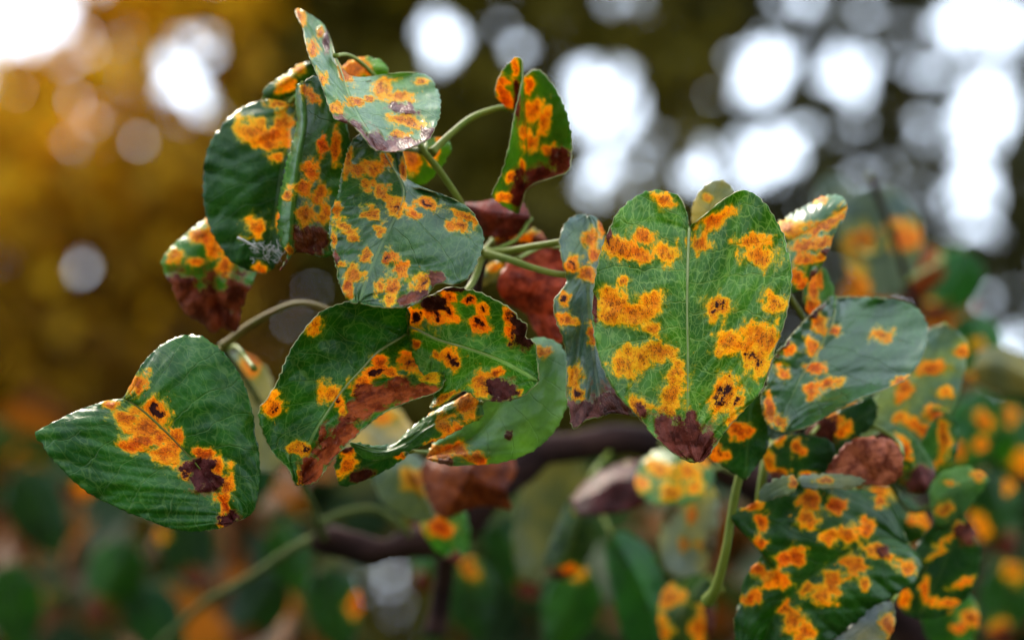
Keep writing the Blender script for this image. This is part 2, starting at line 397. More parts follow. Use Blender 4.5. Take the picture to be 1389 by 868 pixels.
# ------------------------------------------------------------------ setting
gv = []; gf = []
N = 24
for i in range(N + 1):
    for j in range(N + 1):
        x = math.copysign(abs((i / N * 2 - 1)) ** 3 * 1500, i - N / 2); y = math.copysign(abs((j / N * 2 - 1)) ** 3 * 1500, j - N / 2)
        gv.append((x, y, .04 * math.sin(x * 1.3) * math.cos(y * .9) if abs(x) < 60 and abs(y) < 60 else 0))
for i in range(N):
    for j in range(N): gf.append((i * (N + 1) + j, (i + 1) * (N + 1) + j, (i + 1) * (N + 1) + j + 1, i * (N + 1) + j + 1))
g = mesh_obj('ground', gv, gf, M_GRASS); g['kind'] = 'structure'

# ---- background trees: many leaves spread through each crown, with gaps to the sky
def crown(name, parent, px, py, dep, size, mat, tint):
    """one leaf per sample: photo direction px, py at dep metres"""
    n = len(px); Pc = at(px, py, dep)
    ax = rng.normal(size=(n, 3)); ax[:, 2] -= .6; ax /= np.linalg.norm(ax, axis=1)[:, None]
    nr = rng.normal(size=(n, 3)); nr[:, 2] += .7; nr -= (nr * ax).sum(1)[:, None] * ax; nr /= np.linalg.norm(nr, axis=1)[:, None] + 1e-6
    sd_ = np.cross(ax, nr); s = size[:, None] * rng.uniform(.75, 1.25, (n, 1))
    tv = [(-.5, 0, 0), (-.12, .30, .09), (.24, .20, .05), (.5, 0, -.10), (.24, -.20, .05), (-.12, -.30, .09), (-.1, 0, 0), (.22, 0, -.01)]
    V = np.concatenate([(Pc + s * (a * ax + b * sd_ + c * nr))[:, None] for a, b, c in tv], 1).reshape(-1, 3)
    V -= WORLD[parent.name][None]
    tf = [(0, 6, 1), (1, 6, 7, 2), (2, 7, 3), (0, 5, 6), (6, 5, 4, 7), (7, 4, 3)]
    lens = np.tile(np.array([len(f) for f in tf], np.int32), n)
    idx = (np.concatenate([np.array(f) for f in tf])[None] + 8 * np.arange(n)[:, None]).ravel().astype(np.int32)
    me = bpy.data.meshes.new(name); me.vertices.add(len(V)); me.vertices.foreach_set('co', V.ravel().astype(np.float32))
    me.loops.add(len(idx)); me.loops.foreach_set('vertex_index', idx)
    me.polygons.add(len(lens)); st = np.concatenate([[0], np.cumsum(lens)[:-1]]).astype(np.int32)
    me.polygons.foreach_set('loop_start', st); me.polygons.foreach_set('loop_total', lens)
    me.update(); me.validate(); me.materials.append(mat)
    me.attributes.new('tint', 'FLOAT', 'POINT').data.foreach_set('value', np.repeat(tint, 8).astype(np.float32))
    o = bpy.data.objects.new(name, me); C.objects.link(o); o.parent = parent; o['kind'] = 'stuff'
    return o

# gaps between the clumps of the far crowns: x, y, rx, ry, share of leaves missing
GAPS = [(252, 108, 56, 80, 1), (600, 55, 50, 52, 1), (690, 62, 38, 40, .75), (822, 140, 66, 76, 1), (805, 245, 50, 55, .85), (955, 232, 50, 46, .9),
        (1042, 215, 54, 54, .95), (1036, 96, 52, 60, 1), (1152, 104, 44, 56, .95), (1330, 28, 80, 44, 1), (1332, 150, 56, 68, 1),
        (1330, 268, 42, 56, .95), (1105, 2, 56, 22, .95), (838, -6, 60, 24, .95), (60, 80, 190, 160, .5), (130, 372, 40, 42, .55), (88, 470, 28, 36, .5), (14, 14, 92, 78, 1),  # upper left corner gaps widened and thinned to imitate the sun glow
        (142, 132, 34, 44, .4), (1366, 470, 40, 50, .8), (522, 812, 52, 58, .75), (740, 120, 32, 40, .6), (0, 395, 24, 34, .5), (8, 540, 22, 30, .6),
        (905, 175, 40, 55, .6), (560, 300, 40, 40, .35), (1240, 170, 34, 50, .5), (900, 45, 30, 40, .3), (445, 60, 28, 30, .3), (670, 240, 44, 50, .25), (1200, 20, 40, 30, .5), (510, 30, 30, 24, .3), (760, 95, 34, 34, .7), (700, 20, 36, 30, .7), (870, 205, 36, 36, .6), (1000, 160, 34, 34, .6), (1090, 170, 34, 34, .7), (1085, 60, 32, 32, .6), (1270, 90, 36, 40, .7), (1290, 210, 34, 38, .7), (1380, 90, 36, 40, .8), (1200, 240, 32, 32, .5), (640, 110, 30, 30, .5), (770, 190, 34, 30, .6), (880, 250, 34, 30, .6), (1000, 260, 30, 28, .7), (1250, 30, 34, 30, .7), (320, 60, 28, 28, .5), (300, 170, 26, 26, .5)]
for _ in range(120):                       # the crowns go on beyond the picture with gaps of the same kind
    x, y = rng.uniform(-1300, 2700), rng.uniform(-1100, 900)
    if -80 < x < W + 80 and -80 < y < H + 80: continue
    r0 = rng.uniform(28, 75); GAPS.append((x, y, r0, r0 * rng.uniform(.8, 1.4), rng.choice([.5, .8, 1])))

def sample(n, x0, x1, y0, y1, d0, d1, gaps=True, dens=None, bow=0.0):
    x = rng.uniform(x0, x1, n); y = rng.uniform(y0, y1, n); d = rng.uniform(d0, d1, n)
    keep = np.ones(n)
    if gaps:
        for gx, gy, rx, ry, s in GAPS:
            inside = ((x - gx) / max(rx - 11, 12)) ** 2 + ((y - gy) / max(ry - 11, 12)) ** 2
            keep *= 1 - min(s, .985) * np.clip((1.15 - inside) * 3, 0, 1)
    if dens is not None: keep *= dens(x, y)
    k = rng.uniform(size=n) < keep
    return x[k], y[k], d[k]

def tree(name, label, gx, gd, base_r, limbs, zs=1.0, group='trees standing behind the pear branch'):
    p = at([gx], [700], [gd])[0]; root = thing(name, label, 'tree', (p[0], p[1], 0), group)
    pts = np.array([(p[0], p[1], -.05), (p[0] + .04, p[1], .5), (p[0] - .03, p[1] + .03, 1.1), (p[0] + .02, p[1], 1.8), (p[0] + .08, p[1] + .05, 2.5), (p[0] + .02, p[1], 3.2)])
    pts[:, 2] = np.where(pts[:, 2] > 0, pts[:, 2] * zs, pts[:, 2])
    V, F = tube_geo(pts, base_r * np.array([1.35, 1, .9, .75, .5, .2]), 10)
    tr = mesh_obj('trunk', V, F, M_TRUNK, root)
    for k in range(limbs):
        z0 = (.9 + 1.8 * k / limbs) * zs; a = k * 2.4 + gx * .01; L = rng.uniform(.8, 1.5) * zs
        q = np.array([(p[0], p[1], z0), (p[0] + .35 * L * math.cos(a), p[1] + .2 * L * math.sin(a), z0 + .28 * zs), (p[0] + .8 * L * math.cos(a), p[1] + .35 * L * math.sin(a), z0 + .75 * zs), (p[0] + 1.1 * L * math.cos(a), p[1] + .45 * L * math.sin(a), z0 + 1.2 * zs)])
        V, F = tube_geo(q, base_r * np.array([.45, .34, .2, .07]), 8); mesh_obj('limb', V, F, M_TRUNK, root)
    return root

M_GLOW_GOLD = foliage_material('glow_gold_foliage', [(0, (0.1300, 0.0620, 0.0030)), (.5, (0.5000, 0.2900, 0.0080)), (1, (0.8600, 0.6000, 0.0300))], .65)  # gold leaf colour stands in for the warm sun glow
M_OLIVE = foliage_material('olive_foliage', [(0, (0.0428, 0.0346, 0.0024)), (.55, (0.0893, 0.0714, 0.0036)), (1, (0.1309, 0.1047, 0.0060))], .4)
M_DGREEN = foliage_material('dark_foliage', [(0, (0.0186, 0.0197, 0.0072)), (.6, (0.0435, 0.0424, 0.0124)), (1, (0.0725, 0.0621, 0.0124))], .35)
M_PEARBG = foliage_material('rusted_foliage', [(0, (0.0060, 0.0179, 0.0036)), (.36, (0.0119, 0.0310, 0.0060)), (.52, (0.0298, 0.0446, 0.0167)), (.64, (0.0416, 0.0167, 0.0048)), (.92, (0.0803, 0.0251, 0.0017)), (1, (0.1674, 0.0569, 0.0034))], .3, (.64, (0.2009, 0.0670, 0.0034)))

far = []
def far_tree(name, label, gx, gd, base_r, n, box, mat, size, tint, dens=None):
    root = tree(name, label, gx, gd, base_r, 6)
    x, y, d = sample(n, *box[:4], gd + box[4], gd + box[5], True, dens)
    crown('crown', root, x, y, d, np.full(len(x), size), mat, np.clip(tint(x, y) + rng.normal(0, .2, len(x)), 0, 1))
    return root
soft = lambda a, b: (lambda x: np.clip((x - a) / (b - a), 0, 1))
far_tree('glow_gold_tree', 'tree with golden yellow leaves glowing against the light', -480, 4.3, .10, 42000, (-1300, 420, -1000, 950, -.35, .35), M_GLOW_GOLD, .075,
         lambda x, y: .95 - (y + 60) / 560 * .85 - np.maximum(x - 60, 0) / 800, lambda x, y: 1 - soft(200, 420)(x))  # tint brightens towards upper left: sun glow put into the leaf colour
far_tree('olive_tree', 'tree with brownish olive leaves and several sky gaps', 455, 4.6, .05, 26000, (200, 1020, -1000, 950, -.4, .5), M_OLIVE, .072,
         lambda x, y: .55 + 0 * x, lambda x, y: soft(200, 400)(x) * (1 - soft(880, 1020)(x)))
far_tree('dark_tree', 'dark green tree with the widest sky gaps in its crown', 1900, 4.9, .11, 36000, (860, 2700, -1000, 950, -.5, .5), M_DGREEN, .072,
         lambda x, y: .5 + 0 * x, lambda x, y: soft(860, 1000)(x))

# ---- rust-spotted pear trees between the branch and the far trees (far out of focus)
def mid_tree(label, gx, gd, n, box, dens, tint, size=.055):
    root = tree('pear_tree', label, gx, gd, .03, 5, .38, 'rusted pear trees behind the branch')
    x, y, d = sample(n, *box[:4], gd + box[4], gd + box[5], False, dens)
    g2 = [(522, 815, 60, 64, 1), (1366, 470, 50, 60, 1), (130, 375, 50, 50, 1), (88, 470, 32, 42, .9), (1345, 300, 60, 70, 1)]
    keep = np.ones(len(x))
    for gx_, gy, rx, ry, s in g2: keep *= 1 - s * ((((x - gx_) / (rx * 1.35)) ** 2 + ((y - gy) / (ry * 1.35)) ** 2) < 1)
    k = rng.uniform(size=len(x)) < keep; x, y, d = x[k], y[k], d[k]
    crown('crown', root, x, y, d, np.full(len(x), size), M_PEARBG, np.clip(tint(x, y) + rng.normal(0, .30, len(x)), 0, 1))
mid_tree('low pear tree with orange rusted leaves under the golden tree', 60, 1.30, 900, (-700, 480, 480, 1500, -.2, .25), lambda x, y: soft(520, 700)(y + .12 * x), lambda x, y: .52 + 0 * x)
mid_tree('low pear tree of dark leaves below the bare bough', 700, 1.40, 700, (380, 1080, 560, 1500, -.2, .25), lambda x, y: soft(600, 720)(y), lambda x, y: .36 + 0 * x)
mid_tree('low pear tree of brown and dark leaves beside the spotted cluster', 1420, 1.25, 1300, (1060, 2200, 300, 1500, -.2, .25), lambda x, y: soft(330, 520)(y + .0 * x), lambda x, y: .48 + 0 * x)

# ---- unseen trees added behind the camera to darken reflections in the leaves
def sky_block_tree(label, x0, y0, n, rad, z0, z1):
    root = thing('sky_block_tree', label, 'tree', (x0, y0, 0), 'orchard trees across the grass')
    pts = np.array([(x0, y0, -.05), (x0 + .03, y0, .6), (x0 - .02, y0 + .03, 1.3), (x0 + .03, y0, 2.2), (x0, y0 + .04, z1 - .5)])
    V, F = tube_geo(pts, np.array([.12, .09, .08, .06, .02]), 10); mesh_obj('trunk', V, F, M_TRUNK, root)
    u = rng.normal(size=(n, 3)); u /= np.linalg.norm(u, axis=1)[:, None]; u *= rng.uniform(.45, 1, (n, 1)) ** .5
    Pc = np.array([x0, y0, (z0 + z1) / 2]) + u * np.array([rad, rad * .8, (z1 - z0) / 2])
    rel = Pc - CAM; dep = rel @ FW
    nx, ny = rel[:, 0], rel @ UPV
    dep = np.where(np.abs(dep) < .05, .05, dep)
    crown('crown', root, W / 2 + nx / dep / K * W / 2, H / 2 - ny / dep / K * W / 2, dep, np.full(n, .13), M_DGREEN, rng.uniform(.2, .9, n))
sky_block_tree('leafy orchard tree across the grass, facing the spotted branch', -.3, -4.2, 5000, 1.9, .4, 5.0)
sky_block_tree('leafy orchard tree across the grass, facing the spotted branch', 2.9, -3.4, 5000, 1.8, .4, 4.8)
sky_block_tree('leafy orchard tree across the grass, facing the spotted branch', -3.4, -3.2, 5000, 1.8, .4, 5.0)

# ------------------------------------------------------------------ the pear branch in front
# the bough: comes up from a trunk outside the picture, passes behind the leaves
bp = at([1700], [1500], [D0 + .26])[0]
bough = thing('pear_branch', 'dark brown bare bough passing behind the leaves, with dull withered leaves', 'branch', (bp[0], bp[1], 0))
BACK[bough.name] = 3.5
bo, bd = [(1700, 1500, 18), (1420, 1080, 17), (1240, 860, 16), (1100, 720, 16), (1000, 640, 16), (900, 606, 15.5), (845, 596, 15.2), (780, 606, 15), (735, 612, 14.7), (700, 640, 14.5), (660, 676, 14), (620, 722, 14), (560, 736, 14), (510, 748, 14), (470, 738, 14), (425, 728, 14)], None
bo = [(a, b, c + 3.5) for a, b, c in bo]
stalk('limb', bo, (42, 17), M_BARK, bough, .30, 120, 14, 3)
q = at([1700, 1690], [1500, 1480], [D0 + .26, D0 + .26])
V, F = tube_geo(np.array([(bp[0], q[0][1], -.05), (bp[0] + .01, q[0][1], .35), (bp[0] - .01, q[0][1], .8), (q[0][0], q[0][1], q[0][2]), (q[0][0] + .03, q[0][1] + .02, q[0][2] + .35)]), np.array([.034, .028, .025, .022, .015]), 12)
mesh_obj('trunk', V, F, M_BARK, bough)
stalk('twig', [(560, 738, 17.5), (600, 700, 17.5), (625, 668, 16), (640, 640, 14)], (14, 8), M_BARK, bough, .1)
stalk('twig', [(640, 700, 17.5), (610, 740, 18), (600, 800, 19), (590, 860, 19)], (18, 13), M_BARK, bough, .1)
# withered and half shaded leaves hanging from the bough
leaf(bough, 'big pale khaki leaf hanging limp below the bough', [(790, 612, 0), (765, 660, .5), (735, 720, 1), (720, 790, 1)], [(740, 615), (708, 660), (698, 720), (702, 775)], [(800, 640, 1), (790, 700, 1.5), (762, 760, 1.5), (735, 790, 1)],
     color=(.20, .22, .10), depth=19, veiny=.2, under=.5, step=8, stalk_pts=[(820, 604, 16), (800, 606, 18), (790, 612, 19)], stalk_r=(4, 3))
leaf(bough, 'curled purple brown leaf folded over under the bough', [(895, 640, 0), (860, 645, -.5), (830, 655, -.5), (775, 680, 0)], [(880, 625, 1), (845, 628, 1), (805, 645, 1), (780, 670, .5)], [(890, 668, -1), (860, 690, -1), (820, 698, -1), (785, 698, -.5)],
     dead=[(835, 665, 120, 80)], color=DARK, depth=12, step=7, deadcol=(.075, .018, .020), stalk_pts=[(905, 605, 15), (905, 625, 13), (895, 640, 12)])
leaf(bough, 'dark olive leaf hanging straight down beside the khaki leaf', [(790, 668, 0), (782, 710, -.3), (770, 750, 0), (752, 784, .3)], [(772, 675, .5), (757, 712, .5), (742, 748, .5), (738, 772, .5)], [(806, 690, .5), (806, 730, .5), (790, 768, .5), (768, 786, .5)],
     spots=[(790, 690, 10, 9), (772, 770, 12, 8)], dead=[(752, 785, 20, 14)], color=(.022, .045, .008), depth=13, step=7, stalk_pts=[(830, 610, 15), (805, 640, 13), (790, 668, 13)])
leaf(bough, 'orange blotched leaf on the bough just below the heart shaped leaf', [(920, 608, 0), (918, 630, -.5), (912, 655, -.8), (905, 684, -1)], [(890, 612, .5), (868, 630, .3), (862, 655, 0), (872, 676, -.6), (890, 684, -1)], [(945, 612, .5), (964, 630, .3), (967, 650, 0), (955, 672, -.6), (930, 684, -1)],
     spots=[(893, 636, 18, 17), (930, 640, 17, 18), (909, 668, 16, 14), (943, 660, 14, 12), (872, 655, 12, 14), (955, 625, 12, 10)], depth=9, step=6, color=(.04, .11, .02), stalk_pts=[(900, 603, 14), (912, 600, 11), (920, 608, 9)])
leaf(bough, 'pale streaked leaf seen from its whitish underside', [(955, 645, 0), (940, 690, .5), (925, 735, .5), (930, 785, .3)], [(925, 665, -.5), (900, 700, -.5), (893, 740, -.4), (905, 775, 0)], [(972, 670, .5), (975, 710, .5), (968, 750, .5), (950, 780, .5)],
     spots=[(937, 697, 8, 12), (928, 735, 8, 14), (948, 740, 5, 12)], dead=[(968, 745, 12, 26), (905, 690, 14, 16)], color=(.52, .56, .40), depth=11, step=6, under=.9, veiny=.3, stalk_pts=[(1000, 640, 15), (975, 632, 12), (955, 645, 11)])
leaf(bough, 'long smooth teal leaf hanging below the streaked leaf', [(830, 725, 0), (855, 775, -.3), (880, 830, 0), (900, 905, .5)], [(822, 750, .5), (830, 800, .5), (845, 860, .5), (870, 900, .5)], [(850, 722, .5), (885, 750, .5), (905, 800, .5), (915, 860, .5)],
     color=(.035, .12, .060), depth=14, step=8, veiny=.1, stalk_pts=[(790, 604, 15), (800, 660, 15.5), (830, 725, 14)])
leaf(bough, 'small drooping leaf with orange blotches and a pale rolled edge', [(960, 780, 0), (940, 805, -.5), (930, 835, -.5), (925, 880, 0)], [(935, 780, .5), (905, 795, .5), (893, 825, .3), (900, 868, .2)], [(968, 800, .5), (970, 835, .5), (955, 880, .5)],
     spots=[(908, 808, 20, 18), (900, 850, 12, 20), (948, 850, 12, 26)], dead=[(965, 850, 10, 40)], color=(.02, .05, .012), depth=10, step=6, stalk_pts=[(978, 800, 6), (968, 790, 9), (960, 780, 10)])
leaf(bough, 'broad red brown dead leaf just under the bright green one', [(650, 608, 0), (640, 640, -.5), (628, 670, -.4), (606, 704, 0)], [(600, 612, .8), (572, 634, .6), (580, 672, .3), (590, 694, .2)], [(690, 612, .8), (699, 640, .6), (686, 664, .2), (694, 690, .6), (650, 686, .2)],
     dead=[(632, 655, 170, 140)], color=DARK, depth=7, step=6, deadcol=(.24, .060, .012), stalk_pts=[(640, 650, 11), (652, 625, 9), (650, 608, 7)])
leaf(bough, 'pale leaf with an orange blotch pointing down to the left of the dead leaf', [(545, 610, 0), (555, 640, -.3), (570, 670, 0), (588, 705, .3)], [(520, 618, .4), (506, 645, .5), (520, 680, .5), (560, 704, .5)], [(568, 620, .4), (585, 645, .5), (592, 680, .5)],
     spots=[(562, 652, 26, 16, 25)], color=(.19, .28, .19), depth=8, step=6, under=.6, stalk_pts=[(560, 738, 14), (540, 670, 12), (545, 610, 8)])
leaf(bough, 'small green leaf with an orange spot tucked under the dead leaf', [(600, 690, 0), (608, 715, 0), (615, 740, 0), (618, 765, 0)], [(585, 695, .3), (572, 715, .3), (590, 745, .3)], [(625, 690, .3), (637, 715, .3), (635, 745, .3)],
     spots=[(596, 716, 22, 14)], dead=[(618, 762, 16, 12)], color=(.05, .15, .03), depth=9, step=6, stalk_pts=[(620, 680, 12), (610, 676, 10), (600, 690, 9)])

# ---- upper spur
p = at([560], [330], [D0 + .035])[0]
up = thing('pear_spur', 'upper leafy spur whose drooping leaves overlap above the folded leaf', 'leafy spur', p, 'leafy spurs of the pear branch')
stalk('twig', [(640, 640, 14), (632, 560, 11), (632, 470, 6), (640, 390, 5), (650, 345, 4)], (7, 6), M_BARK, up, .1)
stalk('stem', [(650, 345, 4), (628, 282, 3), (602, 240, 2.8), (575, 205, 2.6), (560, 180, 3), (540, 150, 3.2)], (5.5, 4.5), M_STALK, up, .04)
stalk('stem', [(575, 205, 2.6), (545, 200, 3.2), (500, 185, 3.6), (450, 150, 3.6), (420, 125, 3.6)], (4, 3.2), M_STALKRED, up)

A1 = leaf(up, 'round dark leaf with one big orange blotch near its top', [(392, 140, .6), (388, 190, .4), (381, 235, .3), (373, 290, .2), (362, 335, .2), (346, 369, .2)],
     [(364, 136, .8), (339, 142, 1), (315, 156, .9), (291, 184, .7), (278, 218, .5), (276, 250, .3), (277, 276, .2), (286, 312, 0), (305, 343, -.2), (317, 357, -.2)],
     [(402, 150, .9), (405, 200, 1), (400, 260, 1), (392, 320, 1), (368, 365, .5)],
     spots=[(345, 178, 30, 17, 15), (370, 185, 24, 18), (382, 165, 16, 14), (362, 196, 20, 9), (378, 142, 20, 7), (376, 214, 12, 7, -20), (345, 308, 18, 16, -30), (352, 364, 9, 9), (378, 300, 5, 16)],
     color=DARK, depth=3.0, bl=-.22, veiny=.15, stalk_pts=[(420, 125, 3.6), (405, 128, 3.6), (392, 140, 3.6)])
A2 = leaf(up, 'leaf folded lengthwise with a light green outer strip and shaded inside', [(410, 113, -.1), (414, 165, -.3), (406, 213, -.4), (398, 281, -.4), (395, 330, -.2), (391, 352, .1), (379, 369, .1)],
     [(404, 116, .2), (401, 135, .5), (403, 171, .5), (394, 203, .5), (386, 239, .5), (379, 271, .5), (377, 300, .4), (382, 332, .3), (391, 345, .1)],
     [(430, 104, .8), (458, 130, 1), (474, 190, 1), (474, 250, 1), (466, 320, .8), (448, 347, .6), (424, 346, .4), (400, 341, .2)],
     spots=[(419, 128, 17, 9, 55), (391, 265, 8, 13), (437, 200, 9, 16), (420, 232, 12, 16), (411, 255, 11, 11), (432, 262, 11, 13, 40), (414, 292, 11, 18), (440, 290, 9, 14), (393, 338, 6, 6), (455, 200, 8, 25)],
     dead=[(420, 328, 22, 22), (383, 365, 8, 14)], color=(.040, .105, .008), depth=1.3, bl=-.1, br=.25, veiny=.25, deadcol=BROWN, stalk_pts=[(430, 132, 3.6), (418, 118, 2.4), (410, 113, 1.5)])
A3 = leaf(up, 'topmost green leaf, paled to imitate sky sheen, with a crinkled purple brown lower margin', [(454, 76, 1.6), (464, 100, 1.1), (471, 125, .6), (484, 155, .1), (500, 180, -.3), (516, 205, -.5)],
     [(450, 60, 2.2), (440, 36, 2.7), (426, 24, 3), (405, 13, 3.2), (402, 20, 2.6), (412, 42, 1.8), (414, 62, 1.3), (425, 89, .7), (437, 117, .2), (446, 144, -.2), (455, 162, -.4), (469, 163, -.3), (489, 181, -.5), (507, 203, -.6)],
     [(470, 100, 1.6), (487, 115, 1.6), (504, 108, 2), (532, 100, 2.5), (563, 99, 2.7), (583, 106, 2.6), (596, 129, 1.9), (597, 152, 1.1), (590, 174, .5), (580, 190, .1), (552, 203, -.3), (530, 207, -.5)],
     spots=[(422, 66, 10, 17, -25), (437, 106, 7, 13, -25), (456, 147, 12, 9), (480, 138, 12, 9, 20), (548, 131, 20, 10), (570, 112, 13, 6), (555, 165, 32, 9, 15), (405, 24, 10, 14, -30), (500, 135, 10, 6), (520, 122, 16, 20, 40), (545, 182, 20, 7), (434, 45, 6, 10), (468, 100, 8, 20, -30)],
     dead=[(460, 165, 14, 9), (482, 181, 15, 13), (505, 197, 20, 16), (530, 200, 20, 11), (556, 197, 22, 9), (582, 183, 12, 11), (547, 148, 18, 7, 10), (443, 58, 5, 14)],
     color=(.13, .19, .12), depth=0, bl=.1, br=.5, ruffle=.16, veiny=.5, deadcol=(.22, .085, .080), gloss=0.7, tilt=.2, midrib=(1.1, .5), stalk_pts=[(540, 150, 3.2), (505, 100, 3.4), (475, 76, 2.6), (454, 76, 1.6)])  # base colour paled to imitate sky sheen
A4 = leaf(up, 'glossy green leaf, bluish sky sheen in its colour, hanging in the middle with a pale midrib', [(504, 172, 1.7), (524, 212, 1.2), (545, 250, .6), (546, 272, .35), (531, 305, .1), (515, 337, -.1), (500, 373, -.4), (487, 411, -.7)],
     [(498, 176, 1.6), (479, 190, 1.2), (469, 215, .9), (462, 245, .6), (459, 262, .3), (449, 290, 0), (447, 320, -.2), (453, 347, -.4), (459, 378, -.6), (468, 401, -.8), (478, 411, -.8)],
     [(520, 178, 1.8), (541, 195, 1.5), (550, 225, 1.1), (554, 252, .7), (575, 257, .9), (612, 269, 1.1), (640, 287, 1), (655, 314, .8), (652, 343, .3), (637, 374, -.2), (616, 386, -.4), (594, 385, -.5), (571, 408, -.8), (544, 417, -.9), (511, 416, -.9)],
     spots=[(472, 218, 6, 19, 8, 0), (487, 231, 10, 12, 50), (508, 228, 13, 12), (524, 218, 8, 17, -25), (547, 232, 5, 17), (498, 252, 10, 9), (519, 262, 12, 11), (506, 290, 18, 10, 25, .3), (536, 281, 15, 13, 0, .3), (560, 291, 14, 7, 15), (582, 278, 21, 9, 12, .35), (632, 294, 20, 6, 25), (624, 307, 20, 9, 12, .3),
            (466, 308, 19, 10, 30), (479, 324, 10, 6), (457, 287, 6, 12), (514, 313, 10, 7, 35, .3), (496, 348, 9, 11), (527, 349, 12, 12, 0, .3), (544, 365, 12, 14, 0, .3), (480, 372, 14, 14, -30), (472, 392, 8, 14), (515, 390, 9, 13), (532, 388, 13, 15), (530, 408, 10, 10), (572, 384, 14, 15, 0, .35), (464, 359, 8, 5), (452, 325, 4, 16)],
     dead=[(560, 405, 20, 9, -20), (592, 380, 14, 10, 30), (455, 350, 4, 9)], color=(.034, .085, .045), depth=0, bl=.2, br=.35, ruffle=.13, veiny=.35, gloss=0.6, tilt=.2, midrib=(1.1, .4), stalk_pts=[(540, 150, 3.2), (522, 155, 2.6), (504, 172, 1.7)])  # bluish base colour imitates the sky's sheen
A5 = leaf(up, 'withered leaf with green spotted top and large brown dead half', [(292, 300, .3), (288, 340, 0), (290, 380, 0), (300, 443, .4)],
     [(279, 298, .5), (246, 323, .2), (221, 350, 0), (222, 366, 0), (234, 391, .1), (251, 423, .3), (276, 439, .4), (289, 451, .5)],
     [(320, 318, .6), (340, 350, .4), (346, 374, .2), (338, 392, 0), (327, 423, .2), (322, 447, .4), (312, 448, .4)],
     spots=[(236, 348, 15, 11, -15), (275, 320, 20, 11, -10), (292, 338, 12, 16), (262, 356, 12, 9), (305, 362, 12, 16), (285, 300, 12, 7)],
     dead=[(285, 425, 62, 52), (245, 388, 28, 22), (325, 400, 24, 26)], color=(.06, .14, .02), depth=4.6, bl=-.3, br=-.3, veiny=.1, wilt=.05, deadcol=(.24, .062, .030), stalk_pts=[(410, 128, 3.6), (350, 250, 5), (305, 285, 5.2), (292, 300, 4.9)])
A6 = leaf(up, 'small leaf with orange blotches behind the folded leaf', [(356, 133, .3), (380, 116, 0), (405, 98, 0), (424, 84, 0)], [(360, 120, .3), (385, 103, .3), (408, 87, .3)], [(382, 140, .4), (410, 126, .4), (428, 100, .3)],
     spots=[(388, 115, 19, 10, -40), (406, 95, 9, 8)], color=(.04, .075, .015), depth=3.8, veiny=.1, stalk_pts=[(420, 125, 3.8), (380, 138, 4.2), (356, 133, 4.1)])
A7 = leaf(up, 'bright leaf half orange and half lime behind the topmost leaf', [(470, 118, 0), (488, 105, 0), (505, 95, 0), (527, 94, 0)], [(464, 95, .2), (474, 84, .4), (495, 78, .4), (515, 82, .3)], [(490, 118, .2), (510, 112, .2), (524, 104, .1)],
     spots=[(478, 94, 20, 17), (490, 92, 14, 17)], color=(.16, .42, .012), depth=3.6, veiny=.1, stalk_pts=[(505, 120, 3.6), (485, 125, 3.8), (470, 118, 3.6)])
A8 = leaf(up, 'small yellow and lime leaf beside the bare green stem', [(576, 190, 0), (572, 212, -.2), (566, 235, 0), (560, 252, .2)], [(556, 190, .3), (544, 208, .3), (545, 235, .3)], [(598, 187, .3), (612, 200, .3), (600, 225, .3), (578, 248, .3)],
     spots=[(556, 212, 14, 22), (585, 210, 9, 14), (597, 190, 8, 6)], color=(.18, .42, .010), depth=3.4, veiny=.15, stalk_pts=[(575, 205, 2.7), (578, 198, 3), (576, 190, 3.4)])
A9 = leaf(up, 'upright folded lime leaf with orange blotches and a curled brown tip', [(690, 148, .6), (709, 168, .9), (715, 200, .9), (712, 240, .6), (703, 290, .4)],
     [(672, 128, 0), (679, 100, -.2), (697, 80, -.3), (708, 82, -.3), (707, 115, -.5), (697, 160, -.8), (692, 192, -.9), (680, 237, -.8), (668, 264, -.6), (680, 278, -.2)],
     [(700, 125, .6), (712, 104, .4), (728, 95, .2), (744, 108, 0), (761, 135, -.1), (773, 171, -.3), (775, 210, -.4), (770, 232, -.5), (750, 241, -.6), (718, 253, -.3), (708, 275, 0)],
     spots=[(682, 130, 13, 26, -10), (699, 92, 6, 16), (718, 115, 9, 14), (726, 150, 12, 19), (738, 163, 9, 22, 15), (721, 195, 10, 16), (748, 203, 15, 9), (709, 180, 6, 12), (692, 240, 10, 8), (686, 268, 16, 8), (708, 225, 5, 14)],
     dead=[(762, 218, 18, 20), (735, 240, 30, 14), (712, 262, 22, 26), (701, 140, 4, 30)], color=(.12, .34, .012), depth=3.0, bl=-.1, br=.3, ruffle=.08, veiny=.1, deadcol=(.20, .035, .018),
     stalk_pts=[(585, 208, 2.7), (605, 188, 3), (640, 160, 3.4), (677, 147, 3.6), (690, 148, 3.6)], stalk_r=(5, 4.2))

